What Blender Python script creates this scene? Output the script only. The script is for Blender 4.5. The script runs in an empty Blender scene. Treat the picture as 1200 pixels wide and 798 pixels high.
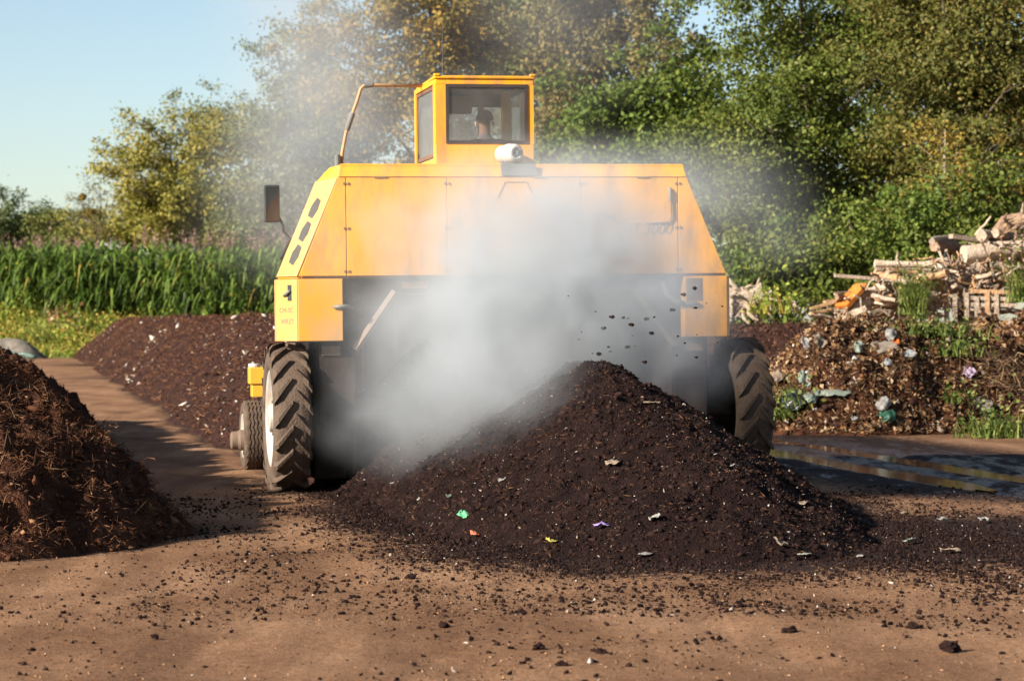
import bpy, bmesh, math, random
import numpy as np
from mathutils import Vector, Matrix, Euler

R = math.radians
rng = np.random.default_rng(7)
random.seed(7)
SC = bpy.context.scene
COL = SC.collection

# ------------------------------------------------------------------ camera, sky, sun, exposure
EYE = 1.85
FPX = 3000.0                      # focal length in pixels of a 1200 wide picture (90 mm on 36 mm)
cam_d = bpy.data.cameras.new('camera')
cam_d.lens = 90.0; cam_d.sensor_width = 36.0; cam_d.clip_start = 0.5; cam_d.clip_end = 6000
cam_d.dof.use_dof = True; cam_d.dof.focus_distance = 22.5; cam_d.dof.aperture_fstop = 3.6
cam = bpy.data.objects.new('camera', cam_d); COL.objects.link(cam)
cam.location = (0, 0, EYE); cam.rotation_euler = (R(90) - math.atan(23 / FPX), 0, 0)
SC.camera = cam

SUN_EL, SUN_TH = R(25), R(37)     # elevation; horizontal travel direction measured from +X towards +Y
world = bpy.data.worlds.new('World'); SC.world = world; world.use_nodes = True
wn = world.node_tree.nodes; wl = world.node_tree.links
bg = wn['Background']
sky = wn.new('ShaderNodeTexSky'); sky.sky_type = 'NISHITA'; sky.sun_disc = False
sky.sun_elevation = SUN_EL
sky.sun_rotation = math.atan2(-math.cos(SUN_TH), -math.sin(SUN_TH)) % (2 * math.pi)
sky.altitude = 100; sky.air_density = 0.9; sky.dust_density = 0.8; sky.ozone_density = 0.8
wl.new(sky.outputs[0], bg.inputs[0]); bg.inputs[1].default_value = 0.059
sun_d = bpy.data.lights.new('sun', 'SUN'); sun_d.energy = 5.0; sun_d.angle = R(0.5); sun_d.color = (1.0, 0.92, 0.80)
sun = bpy.data.objects.new('sun', sun_d); COL.objects.link(sun)
trav = Vector((math.cos(SUN_TH) * math.cos(SUN_EL), math.sin(SUN_TH) * math.cos(SUN_EL), -math.sin(SUN_EL)))
sun.rotation_euler = trav.to_track_quat('-Z', 'Y').to_euler(); sun.location = (-30, -20, 40)
SC.view_settings.view_transform = 'Standard'; SC.view_settings.look = 'None'
SC.view_settings.exposure = 1.44; SC.view_settings.gamma = 1.0; SC.view_settings.use_curve_mapping = False
cy = SC.cycles
cy.use_denoising = True
cy.max_bounces = 8; cy.transparent_max_bounces = 16; cy.volume_bounces = 3
cy.volume_step_rate = 1.0; cy.volume_max_steps = 256
cy.sample_clamp_indirect = 6.0

# ------------------------------------------------------------------ helpers: objects
def tag(o, label=None, cat=None, group=None, kind=None):
    if label: o['label'] = label
    if cat: o['category'] = cat
    if group: o['group'] = group
    if kind: o['kind'] = kind
    return o

def link(name, me, mat=None, parent=None):
    o = bpy.data.objects.new(name, me); COL.objects.link(o)
    if mat is not None and me is not None and not me.materials: me.materials.append(mat)
    if parent is not None: o.parent = parent
    return o

def empty(name, loc=(0, 0, 0), rz=0.0, parent=None):
    o = bpy.data.objects.new(name, None); COL.objects.link(o)
    o.location = loc; o.rotation_euler = (0, 0, rz); o.empty_display_size = 0.2
    if parent is not None: o.parent = parent
    return o

def mesh_np(name, V, F, smooth=False):
    V = np.asarray(V, dtype=np.float32).reshape(-1, 3); F = np.asarray(F, dtype=np.int32)
    n, k = F.shape
    me = bpy.data.meshes.new(name)
    me.vertices.add(len(V)); me.vertices.foreach_set('co', V.ravel())
    me.loops.add(n * k); me.loops.foreach_set('vertex_index', F.ravel())
    me.polygons.add(n)
    me.polygons.foreach_set('loop_start', np.arange(0, n * k, k, dtype=np.int32))
    me.polygons.foreach_set('loop_total', np.full(n, k, dtype=np.int32))
    if smooth: me.polygons.foreach_set('use_smooth', np.ones(n, dtype=bool))
    me.update(calc_edges=True); me.validate()
    return me

class MB:
    """collects shapes into one mesh"""
    def __init__(s): s.v = []; s.f = []
    def add(s, vs, fs):
        b = len(s.v); s.v += [tuple(p) for p in vs]; s.f += [tuple(b + i for i in f) for f in fs]; return s
    def box(s, x0, x1, y0, y1, z0, z1):
        return s.add([(x0, y0, z0), (x1, y0, z0), (x1, y1, z0), (x0, y1, z0), (x0, y0, z1), (x1, y0, z1), (x1, y1, z1), (x0, y1, z1)],
                     [(0, 3, 2, 1), (4, 5, 6, 7), (0, 1, 5, 4), (1, 2, 6, 5), (2, 3, 7, 6), (3, 0, 4, 7)])
    def prism(s, poly, y0, y1):           # poly in (x, z), extruded along y
        n = len(poly)
        return s.add([(x, y0, z) for x, z in poly] + [(x, y1, z) for x, z in poly],
                     [tuple(range(n)), tuple(range(2 * n - 1, n - 1, -1))] + [(i, i + n, (i + 1) % n + n, (i + 1) % n) for i in range(n)])
    def plan(s, poly, z0, z1):            # poly in (x, y), extruded along z
        n = len(poly)
        return s.add([(x, y, z0) for x, y in poly] + [(x, y, z1) for x, y in poly],
                     [tuple(range(n - 1, -1, -1)), tuple(range(n, 2 * n))] + [(i, (i + 1) % n, (i + 1) % n + n, i + n) for i in range(n)])
    def tube(s, pts, rad, n=8, cap=True, wob=0.0, rnd=random):
        pts = [Vector(p) for p in pts]; m = len(pts)
        if not hasattr(rad, '__len__'): rad = [rad] * m
        b = len(s.v); up = None
        for i, p in enumerate(pts):
            t = (pts[min(i + 1, m - 1)] - pts[max(i - 1, 0)]).normalized()
            if up is None: up = Vector((0, 0, 1)) if abs(t.z) < .9 else Vector((1, 0, 0))
            a = t.cross(up).normalized(); c = a.cross(t).normalized(); up = c
            for j in range(n):
                w = 2 * math.pi * j / n; r = rad[i] * (1 + wob * (rnd.random() - .5))
                s.v.append(tuple(p + a * (r * math.cos(w)) + c * (r * math.sin(w))))
        for i in range(m - 1):
            for j in range(n):
                s.f.append((b + i * n + j, b + i * n + (j + 1) % n, b + (i + 1) * n + (j + 1) % n, b + (i + 1) * n + j))
        if cap:
            s.f.append(tuple(b + j for j in range(n - 1, -1, -1))); s.f.append(tuple(b + (m - 1) * n + j for j in range(n)))
        return s
    def lathe(s, prof, n=40, closed=False):   # prof: (x, r) revolved about the x axis
        b = len(s.v); m = len(prof)
        for x, r in prof:
            for j in range(n):
                w = 2 * math.pi * j / n; s.v.append((x, r * math.cos(w), r * math.sin(w)))
        for i in range(m if closed else m - 1):
            k = (i + 1) % m
            for j in range(n):
                s.f.append((b + i * n + j, b + i * n + (j + 1) % n, b + k * n + (j + 1) % n, b + k * n + j))
        return s
    def xf(s, mat):
        s.v = [tuple(mat @ Vector(p)) for p in s.v]; return s
    def mesh(s, name, smooth=False):
        me = bpy.data.meshes.new(name); me.from_pydata(s.v, [], s.f); me.update()
        bm = bmesh.new(); bm.from_mesh(me); bmesh.ops.recalc_face_normals(bm, faces=bm.faces); bm.to_mesh(me); bm.free()
        if smooth: me.polygons.foreach_set('use_smooth', np.ones(len(me.polygons), dtype=bool))
        return me
    def build(s, name, mat, parent=None, smooth=False, bevel=0.0, seg=2):
        o = link(name, s.mesh(name, smooth), mat, parent)
        if bevel:
            b = o.modifiers.new('bevel', 'BEVEL'); b.width = bevel; b.segments = seg; b.limit_method = 'ANGLE'; b.angle_limit = R(40)
        return o

# ------------------------------------------------------------------ helpers: noise and scatter (numpy)
def _h2(i, j, s):
    n = (i.astype(np.int64) * 374761393 + j.astype(np.int64) * 668265263 + s * 1274126177) & 0xffffffff
    n = ((n ^ (n >> 13)) * 1274126177) & 0xffffffff
    return ((n ^ (n >> 16)) & 0xffff) / 65535.0
def vn(x, y, s=0):
    i = np.floor(x); j = np.floor(y); u = x - i; v = y - j
    u = u * u * (3 - 2 * u); v = v * v * (3 - 2 * v)
    a = _h2(i, j, s); b = _h2(i + 1, j, s); c = _h2(i, j + 1, s); d = _h2(i + 1, j + 1, s)
    return (a * (1 - u) + b * u) * (1 - v) + (c * (1 - u) + d * u) * v
def fbm(x, y, o=4, s=0):
    t = 0; a = .5; n = 0
    for k in range(o):
        t = t + a * vn(x * 2 ** k + 17.3 * k, y * 2 ** k - 9.1 * k, s + k); n += a; a *= .5
    return t / n - .5

def heap_fn(p0, p1, W, H, a=.25, lump=.1, k0=1.0, k1=1.0, seed=0, hvar=.08, f0=.5):
    """height of a windrow of loose material along the line p0-p1; k0/k1 stretch the tails"""
    p0 = np.array(p0, float); p1 = np.array(p1, float); ax = p1 - p0; L = np.hypot(*ax); ax = ax / L
    def fn(x, y):
        dx = x - p0[0]; dy = y - p0[1]
        s = dx * ax[0] + dy * ax[1]; t = dx * ax[1] - dy * ax[0]
        o = np.where(s < 0, s / k0, np.where(s > L, (s - L) / k1, 0))
        d = np.hypot(t, o)
        q = d / W * (1 + .35 * fbm(x * f0, y * f0, 3, seed))
        h = H * (1 + hvar * 2 * fbm(s * .35 + 5, t * .1, 3, seed + 11)) * (1 - (np.sqrt(q * q + a * a) - a) / (math.sqrt(1 + a * a) - a))
        w = np.clip(h / .35 + .25, .12, 1)
        return h + w * lump * (1.6 * fbm(x * 1.7, y * 1.7, 4, seed + 3) + 1.2 * np.abs(fbm(x * 4.5, y * 4.5, 3, seed + 5)) + .5 * fbm(x * 13, y * 13, 2, seed + 8))
    fn.p0 = p0; fn.p1 = p1; fn.ax = ax; fn.L = L; fn.W = W; fn.k = (k0, k1)
    return fn

def heap_mesh(name, fn, res, pad=1.12):
    W = fn.W * pad; s = np.arange(-W * fn.k[0], fn.L + W * fn.k[1] + res, res); t = np.arange(-W, W + res, res)
    S, T = np.meshgrid(s, t, indexing='ij')
    S = S + (rng.random(S.shape) - .5) * res * .5; T = T + (rng.random(T.shape) - .5) * res * .5
    X = fn.p0[0] + S * fn.ax[0] + T * fn.ax[1]; Y = fn.p0[1] + S * fn.ax[1] - T * fn.ax[0]
    Z = fn(X, Y)
    n, m = S.shape; idx = np.arange(n * m).reshape(n, m)
    F = np.stack([idx[:-1, :-1], idx[:-1, 1:], idx[1:, 1:], idx[1:, :-1]], -1).reshape(-1, 4)
    zf = Z.ravel()[F].max(1); F = F[zf > -.03]
    V = np.stack([X, Y, np.maximum(Z, -.06)], -1).reshape(-1, 3)
    used = np.unique(F); mp = np.zeros(len(V), int); mp[used] = np.arange(len(used))
    return mesh_np(name, V[used], mp[F], False)

def heap_pts(fn, n, pad=1.05, zmin=.0, ymax=None):
    out = []
    W = fn.W * pad
    while sum(len(o) for o in out) < n:
        s = rng.uniform(-W * fn.k[0], fn.L + W * fn.k[1], n * 2); t = rng.uniform(-W, W, n * 2)
        x = fn.p0[0] + s * fn.ax[0] + t * fn.ax[1]; y = fn.p0[1] + s * fn.ax[1] - t * fn.ax[0]
        z = fn(x, y); k = z > zmin
        if ymax is not None: k &= y < ymax
        out.append(np.stack([x, y, z], -1)[k])
    return np.concatenate(out)[:n]

def rand_rot(n):
    q = rng.normal(size=(n, 4)); q /= np.linalg.norm(q, axis=1)[:, None]
    w, x, y, z = q.T
    return np.stack([1 - 2 * (y * y + z * z), 2 * (x * y - z * w), 2 * (x * z + y * w), 2 * (x * y + z * w), 1 - 2 * (x * x + z * z), 2 * (y * z - x * w),
                     2 * (x * z - y * w), 2 * (y * z + x * w), 1 - 2 * (x * x + y * y)], -1).reshape(n, 3, 3)

OCT_V = np.array([(1, 0, 0), (-1, 0, 0), (0, 1, 0), (0, -1, 0), (0, 0, 1), (0, 0, -1)], float)
OCT_F = np.array([(0, 2, 4), (2, 1, 4), (1, 3, 4), (3, 0, 4), (2, 0, 5), (1, 2, 5), (3, 1, 5), (0, 3, 5)])
_bm = bmesh.new(); bmesh.ops.create_icosphere(_bm, subdivisions=1, radius=1); _bm.verts.ensure_lookup_table()
ICO_V = np.array([v.co[:] for v in _bm.verts]); ICO_F = np.array([[v.index for v in f.verts] for f in _bm.faces]); _bm.free()
TET_V = np.array([(1, 1, 1), (1, -1, -1), (-1, 1, -1), (-1, -1, 1)], float) * .75
TET_F = np.array([(0, 1, 2), (0, 3, 1), (0, 2, 3), (1, 3, 2)])
def crumbs(name, P, size, stretch=(1, 1, 1), mat=None, parent=None, small=.011):
    n = len(P); size = np.array(np.broadcast_to(size, n)); big = size > small
    VV, FF, b = [], [], 0; huge = (size > max(.015, np.quantile(size, .96))) & (stretch[0] < 1.3) & (small != .013)
    for T_V, T_F, k in ((ICO_V, ICO_F, huge), (OCT_V, OCT_F, big & ~huge), (TET_V, TET_F, ~big & ~huge)):
        m = int(k.sum())
        if not m: continue
        nv = len(T_V)
        V = T_V[None] * rng.uniform(.45 if nv < 12 else .62, 1.25, (m, nv, 1)) * np.array(stretch)[None, None]
        V = V + rng.uniform(-.25, .25, V.shape)
        V = np.einsum('nij,nkj->nki', rand_rot(m), V) * (size[k] * (.72 if nv == 12 else 1))[:, None, None] * np.array([1, 1, .8]) + P[k][:, None]
        VV.append(V.reshape(-1, 3)); FF.append((T_F[None] + nv * np.arange(m)[:, None, None]).reshape(-1, 3) + b); b += m * nv
    return tag(link(name, mesh_np(name, np.concatenate(VV), np.concatenate(FF)), mat, parent), kind='stuff')
def strands(name, P, length, width, mat=None, parent=None, flat=.5, bend=.35, kind='stuff'):
    """bent three-sided fibres / twigs"""
    n = len(P); length = np.broadcast_to(length, n); width = np.broadcast_to(width, n)
    d = rng.normal(size=(n, 3)); d[:, 2] *= flat; d /= np.linalg.norm(d, axis=1)[:, None]
    e = rng.normal(size=(n, 3)); e -= d * (e * d).sum(1)[:, None]; e /= np.linalg.norm(e, axis=1)[:, None]
    g = np.cross(d, e)
    off = e * (length * bend * rng.uniform(.2, 1, n))[:, None]
    c = P + off * .5
    vs = [P - d * (length * .5)[:, None] - off * .5]
    vs += [c + (e * math.cos(2.094 * k) + g * math.sin(2.094 * k)) * width[:, None] for k in range(3)]
    vs.append(P + d * (length * .5)[:, None] - off * .5)
    V = np.stack(vs, 1)
    F = (np.array([(0, 2, 1), (0, 3, 2), (0, 1, 3), (4, 1, 2), (4, 2, 3), (4, 3, 1)])[None] + 5 * np.arange(n)[:, None, None]).reshape(-1, 3)
    return tag(link(name, mesh_np(name, V, F), mat, parent), kind=kind)

def leaf_arrays(P, size, nrm=None, up=.6, aspect=.62):
    """folded diamond leaves at points P; normals biased upwards / outwards"""
    n = len(P); size = np.broadcast_to(size, n)
    N = rng.normal(size=(n, 3)); N /= np.linalg.norm(N, axis=1)[:, None]
    N = N + (nrm if nrm is not None else 0) ; N[:, 2] += up; N /= np.linalg.norm(N, axis=1)[:, None]
    A = rng.normal(size=(n, 3)); A[:, 2] -= .3; A -= N * (A * N).sum(1)[:, None]; A /= np.linalg.norm(A, axis=1)[:, None]
    B = np.cross(N, A)
    s = size[:, None]; w = s * aspect * .5
    V = np.stack([P - A * s * .5, P + B * w + N * s * .12, P + A * s * .5, P - B * w + N * s * .12], 1)
    return V

def quads(V):
    n, k = V.shape[:2]
    return V.reshape(-1, 3), np.arange(n * k).reshape(n, k)

def blades(P, h, w, lean=.5, seg=3, droop=.4, azim=None):
    """grass blades / reed leaves that arch over: strips of seg quads"""
    n = len(P); h = np.broadcast_to(h, n); w = np.broadcast_to(w, n)
    az = rng.uniform(0, 2 * math.pi, n) if azim is None else azim
    dirv = np.stack([np.cos(az), np.sin(az), np.zeros(n)], -1); side = np.stack([-np.sin(az), np.cos(az), np.zeros(n)], -1)
    ln = lean * rng.uniform(.5, 1.4, n); dr = droop * rng.uniform(.5, 1.5, n)
    rows = []
    for i in range(seg + 1):
        t = i / seg
        c = P + dirv * (h * ln * t ** 1.3)[:, None]; c[:, 2] += h * (t - dr * t * t * 1.0)
        ww = (w * .5 * (1 - t ** 1.7) + .003)[:, None]
        rows += [c - side * ww, c + side * ww]
    V = np.stack(rows, 1)
    f = [(2 * i, 2 * i + 1, 2 * i + 3, 2 * i + 2) for i in range(seg)]
    F = (np.array(f)[None] + 2 * (seg + 1) * np.arange(n)[:, None, None]).reshape(-1, 4)
    return V.reshape(-1, 3), F

def world_at(u, v, Y):
    return Vector(((u - 600) / FPX * Y, Y, EYE - (v - 376) / FPX * Y))
def on_surface(u, v, fn, y0, y1):
    """where the sight line of a thing seen in the photograph meets the heap"""
    Y = np.arange(y0, y1, .02); x = (u - 600) / FPX * Y; z = EYE - (v - 376) / FPX * Y
    h = np.maximum(fn(x, Y), 0); k = np.argmax(h >= z)
    if not (h >= z).any(): k = len(Y) // 2
    return Vector((x[k], Y[k], h[k]))

# ------------------------------------------------------------------ helpers: materials
def mat(name, cols, scale=4.0, rough=.85, bump=0.0, bscale=None, island=0.0, metal=0.0, detail=6.0, spec=.3, transl=0.0, dist=0.0, coat=0.0, stretch=None, extra=None):
    """colour ramp over noise, with a per-piece shift (island); bump from a second noise"""
    m = bpy.data.materials.new(name); m.use_nodes = True
    N = m.node_tree.nodes; L = m.node_tree.links; b = N['Principled BSDF']
    tc = N.new('ShaderNodeTexCoord'); vec = tc.outputs['Object']
    if stretch:
        mp = N.new('ShaderNodeMapping'); mp.inputs['Scale'].default_value = stretch; L.new(vec, mp.inputs[0]); vec = mp.outputs[0]
    nz = N.new('ShaderNodeTexNoise'); nz.inputs['Scale'].default_value = scale; nz.inputs['Detail'].default_value = detail
    nz.inputs['Roughness'].default_value = .62; nz.inputs['Distortion'].default_value = dist
    L.new(vec, nz.inputs['Vector']); fac = nz.outputs[0]
    if island:
        g = N.new('ShaderNodeNewGeometry'); mx = N.new('ShaderNodeMix'); mx.inputs[0].default_value = island
        L.new(fac, mx.inputs[2]); L.new(g.outputs['Random Per Island'], mx.inputs[3]); fac = mx.outputs[0]
    r = N.new('ShaderNodeValToRGB'); L.new(fac, r.inputs[0])
    el = r.color_ramp.elements
    while len(el) < len(cols): el.new(.5)
    for e, (p, c) in zip(el, cols): e.position = p; e.color = (*c, 1)
    col = r.outputs[0]
    if extra: col = extra(N, L, col, tc)
    L.new(col, b.inputs['Base Color'])
    b.inputs['Roughness'].default_value = rough; b.inputs['Metallic'].default_value = metal
    b.inputs['Specular IOR Level'].default_value = spec
    if coat: b.inputs['Coat Weight'].default_value = coat; b.inputs['Coat Roughness'].default_value = .25
    if bump:
        bn = N.new('ShaderNodeTexNoise'); bn.inputs['Scale'].default_value = bscale or scale * 4; bn.inputs['Detail'].default_value = 5
        L.new(tc.outputs['Object'], bn.inputs['Vector'])
        bp = N.new('ShaderNodeBump'); bp.inputs['Strength'].default_value = min(1, bump); bp.inputs['Distance'].default_value = .03 * max(1, bump)
        L.new(bn.outputs[0], bp.inputs['Height']); L.new(bp.outputs[0], b.inputs['Normal'])
    if transl:
        t = N.new('ShaderNodeBsdfTranslucent'); L.new(col, t.inputs[0]); ms = N.new('ShaderNodeMixShader'); ms.inputs[0].default_value = transl
        L.new(b.outputs[0], ms.inputs[1]); L.new(t.outputs[0], ms.inputs[2]); L.new(ms.outputs[0], N['Material Output'].inputs[0])
    return m

def dusty(colr, amt=.5, sc=2.2):
    """road dust and splashes over paint: brown film with its own blotchy outline"""
    def f(N, L, col, tc):
        nz = N.new('ShaderNodeTexNoise'); nz.inputs['Scale'].default_value = sc; nz.inputs['Detail'].default_value = 8; nz.inputs['Roughness'].default_value = .7
        mp = N.new('ShaderNodeMapping'); mp.inputs['Scale'].default_value = (1.6, 1.6, .55); L.new(tc.outputs['Object'], mp.inputs[0]); L.new(mp.outputs[0], nz.inputs['Vector'])
        r = N.new('ShaderNodeMapRange'); r.inputs[1].default_value = .45; r.inputs[2].default_value = .68; r.inputs[4].default_value = amt; L.new(nz.outputs[0], r.inputs[0])
        n2 = N.new('ShaderNodeTexNoise'); n2.inputs['Scale'].default_value = 38; n2.inputs['Detail'].default_value = 3; L.new(tc.outputs['Object'], n2.inputs['Vector'])
        r2 = N.new('ShaderNodeMapRange'); r2.inputs[1].default_value = .66; r2.inputs[2].default_value = .74; r2.inputs[4].default_value = amt * .8; L.new(n2.outputs[0], r2.inputs[0])
        ad = N.new('ShaderNodeMath'); ad.operation = 'MAXIMUM'; L.new(r.outputs[0], ad.inputs[0]); L.new(r2.outputs[0], ad.inputs[1])
        mx = N.new('ShaderNodeMix'); mx.data_type = 'RGBA'; L.new(ad.outputs[0], mx.inputs[0]); L.new(col, mx.inputs[6]); mx.inputs[7].default_value = (*colr, 1)
        return mx.outputs[2]
    return f

M = {}
M['paint'] = mat('yellow_paint', [(.3, (.70, .315, .018)), (.7, (.64, .270, .012))], 1.2, .55, .05, 60, spec=.18, extra=dusty((.27, .15, .07), .85))
M['paint_dirty'] = mat('dusty_yellow_paint', [(.3, (.62, .29, .035)), (.7, (.54, .24, .025))], 1.5, .55, .05, 60, spec=.3, extra=dusty((.33, .22, .145), 1.0, 1.2))
M['paint_lemon'] = mat('lemon_paint', [(.3, (.60, .34, .035)), (.7, (.54, .29, .03))], 2, .4, .05, 60, spec=.4, extra=dusty((.3, .19, .12), .35))
M['paint_film'] = mat('dusty_highlight_paint', [(.3, (.47, .255, .075)), (.7, (.42, .215, .055))], 1.5, .5, .05, 60, spec=.35, extra=dusty((.40, .28, .16), .5, 1.6))  # dust film; the chamfer's pale sun highlight is also put into the colour
M['grime'] = mat('grimy_steel', [(.3, (.012, .0085, .0072)), (.7, (.028, .020, .016))], 2.5, .9, .3, 30, spec=.1, extra=dusty((.05, .034, .026), .6))
M['pit'] = mat('shade_dark_steel', [(.3, (.010, .007, .006)), (.7, (.022, .015, .012))], 3, .95, .3, 30, spec=.08)  # near-black: shade under the hull put into the colour of the leg housings
M['throat'] = mat('dusty_throat_steel', [(.3, (.16, .105, .07)), (.7, (.10, .07, .055))], 1.5, .75, .2, 30, extra=dusty((.28, .20, .14), .6))
M['seam'] = mat('dark_seam', [(.3, (.16, .075, .018)), (.7, (.24, .11, .022))], 3, .8)
M['black'] = mat('black_plastic', [(.3, (.018, .018, .02)), (.7, (.035, .033, .033))], 4, .5, spec=.4)
M['slot'] = mat('slot_shade', [(.3, (.030, .030, .026)), (.7, (.055, .052, .044))], 4, .7)
M['rubber'] = mat('dusty_tyre_rubber', [(.35, (.065, .043, .030)), (.55, (.10, .068, .047)), (.75, (.03, .023, .020))], 5, .9, .5, 40)
M['lug'] = mat('muddy_lug_rubber', [(.3, (.115, .076, .051)), (.55, (.078, .052, .036)), (.75, (.04, .029, .023))], 6, .9, .5, 50, island=.15)
M['rim'] = mat('white_rim_paint', [(.35, (.42, .40, .37)), (.7, (.30, .27, .23))], 3, .45, .1, 30, spec=.4, extra=dusty((.25, .17, .11), .7, 3.5))
M['greymetal'] = mat('grey_painted_metal', [(.3, (.15, .15, .14)), (.7, (.10, .10, .095))], 4, .55, spec=.4)
M['filter'] = mat('white_filter_paint', [(.3, (.48, .46, .43)), (.7, (.38, .35, .31))], 5, .5, extra=dusty((.4, .32, .24), .4, 6))
M['pipe'] = mat('weathered_pipe', [(.3, (.42, .25, .10)), (.6, (.30, .19, .11)), (.8, (.14, .10, .08))], 7, .6, .1)
M['ink'] = mat('faded_lettering', [(.3, (.16, .12, .10)), (.7, (.22, .15, .10))], 30, .7)
M['cabin'] = mat('cab_lining', [(.3, (.10, .055, .035)), (.7, (.16, .085, .05))], 4, .8)
M['seat'] = mat('seat_fabric', [(.3, (.04, .04, .045)), (.7, (.07, .065, .065))], 9, .9)
M['gasket'] = mat('window_gasket', [(.3, (.03, .022, .02)), (.7, (.05, .035, .03))], 4, .6)

def glass_mat(name, tint, gl, dust):
    m = bpy.data.materials.new(name); m.use_nodes = True; N = m.node_tree.nodes; L = m.node_tree.links
    N.remove(N['Principled BSDF'])
    tr = N.new('ShaderNodeBsdfTransparent'); tr.inputs[0].default_value = (*tint, 1)
    g = N.new('ShaderNodeBsdfGlossy'); g.inputs['Roughness'].default_value = .03
    df = N.new('ShaderNodeBsdfDiffuse'); df.inputs[0].default_value = (.45, .38, .32, 1)
    fr = N.new('ShaderNodeFresnel'); fr.inputs[0].default_value = 1.45
    ml = N.new('ShaderNodeMath'); ml.operation = 'MULTIPLY_ADD'; ml.inputs[1].default_value = gl; ml.inputs[2].default_value = .02; L.new(fr.outputs[0], ml.inputs[0])
    tc = N.new('ShaderNodeTexCoord'); nz = N.new('ShaderNodeTexNoise'); nz.inputs['Scale'].default_value = 4; nz.inputs['Detail'].default_value = 6; L.new(tc.outputs['Object'], nz.inputs['Vector'])
    mr = N.new('ShaderNodeMapRange'); mr.inputs[1].default_value = .3; mr.inputs[2].default_value = .75; mr.inputs[3].default_value = dust * .4; mr.inputs[4].default_value = dust; L.new(nz.outputs[0], mr.inputs[0])
    m1 = N.new('ShaderNodeMixShader'); L.new(ml.outputs[0], m1.inputs[0]); L.new(tr.outputs[0], m1.inputs[1]); L.new(g.outputs[0], m1.inputs[2])
    m2 = N.new('ShaderNodeMixShader'); L.new(mr.outputs[0], m2.inputs[0]); L.new(m1.outputs[0], m2.inputs[1]); L.new(df.outputs[0], m2.inputs[2])
    L.new(m2.outputs[0], N['Material Output'].inputs[0])
    return m
M['glass'] = glass_mat('dusty_cab_glass', (.90, .91, .90), .7, .10)

M['soil_dark'] = mat('dark_compost', [(.25, (.0050, .0026, .0023)), (.5, (.0118, .0056, .0048)), (.75, (.022, .0108, .0088))], 6, .95, 1.0, 55, detail=9, spec=.08)
M['crumb_dark'] = mat('dark_compost_crumb', [(.15, (.0050, .0026, .0023)), (.5, (.0135, .0066, .0055)), (.9, (.034, .0172, .0132))], 3, .95, .5, 60, island=.65, spec=.08)
M['soil_mid'] = mat('brown_compost', [(.25, (.012, .0056, .0042)), (.5, (.029, .0134, .0100)), (.75, (.053, .0250, .018))], 5, .95, 1.0, 45, detail=9, spec=.08)
M['crumb_mid'] = mat('brown_compost_crumb', [(.1, (.012, .0058, .0044)), (.5, (.036, .0168, .0120)), (.9, (.082, .041, .028))], 2, .95, .4, 60, island=.7, spec=.08)
M['soil_fibre'] = mat('fibrous_mulch', [(.25, (.020, .0078, .0045)), (.5, (.052, .021, .0115)), (.78, (.098, .041, .021))], 5, .95, 1.0, 45, detail=9, spec=.08)
M['fibre'] = mat('mulch_fibre', [(.05, (.022, .0085, .005)), (.45, (.070, .029, .015)), (.75, (.14, .062, .032)), (.97, (.27, .150, .075))], 1.2, .95, island=.75, spec=.08)
M['chip'] = mat('pale_chip', [(.1, (.11, .07, .048)), (.5, (.24, .18, .135)), (.9, (.46, .42, .37))], 3, .8, island=.9)
M['twig'] = mat('dry_twig', [(.1, (.06, .030, .016)), (.5, (.15, .083, .042)), (.9, (.30, .195, .105))], 3, .9, island=.9)
M['deadleaf'] = mat('dead_leaf', [(.1, (.065, .027, .012)), (.45, (.185, .083, .033)), (.75, (.34, .195, .085)), (.95, (.44, .34, .21))], 3, .8, island=.9, transl=.2)

def leaf_mat(name, dark, mid, light, patch=.55, transl=.30, isl=.42):
    return mat(name, [(.22, dark), (.5, mid), (.78, light)], patch, .6, island=isl, transl=transl, spec=.25, detail=3)
M['leaf_right'] = leaf_mat('oak_leaf', (0.0396, 0.0616, 0.0088), (0.0880, 0.1162, 0.0176), (0.1760, 0.1804, 0.0317))
M['leaf_bronze'] = leaf_mat('bronze_leaf', (0.0484, 0.0616, 0.0114), (0.1012, 0.1038, 0.0211), (0.2024, 0.1452, 0.0352))
M['leaf_lush'] = leaf_mat('lush_leaf', (0.0396, 0.0722, 0.0106), (0.0836, 0.1250, 0.0176), (0.1672, 0.1892, 0.0317))
M['leaf_gold'] = leaf_mat('golden_leaf', (0.0880, 0.0836, 0.0141), (0.2112, 0.1540, 0.0264), (0.3520, 0.2112, 0.0352))
M['leaf_brown'] = leaf_mat('brownish_leaf', (0.0660, 0.0660, 0.0194), (0.1364, 0.1144, 0.0317), (0.2200, 0.1540, 0.0484))
M['leaf_poplar'] = leaf_mat('poplar_leaf', (0.0616, 0.0836, 0.0308), (0.1144, 0.1364, 0.0528), (0.1848, 0.1892, 0.0748))
M['leaf_birch'] = leaf_mat('birch_leaf', (.10, .11, .018), (.215, .20, .037), (.34, .25, .052), .25)
M['leaf_dark'] = leaf_mat('dark_hedge_leaf', (0.0264, 0.0440, 0.0106), (0.0528, 0.0748, 0.0176), (0.1056, 0.1100, 0.0264))
M['leaf_olive'] = leaf_mat('olive_leaf', (0.0660, 0.0836, 0.0194), (0.1232, 0.1364, 0.0317), (0.1936, 0.1672, 0.0440))
M['reed'] = mat('reed_leaf', [(.2, (.030, .062, .009)), (.5, (.082, .142, .019)), (.8, (.20, .265, .048))], .6, .5, island=.6, transl=.3, spec=.35)
M['plume'] = mat('reed_plume', [(.2, (.20, .11, .085)), (.5, (.33, .20, .155)), (.8, (.46, .32, .25))], 1, .9, island=.7, transl=.25)
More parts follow.
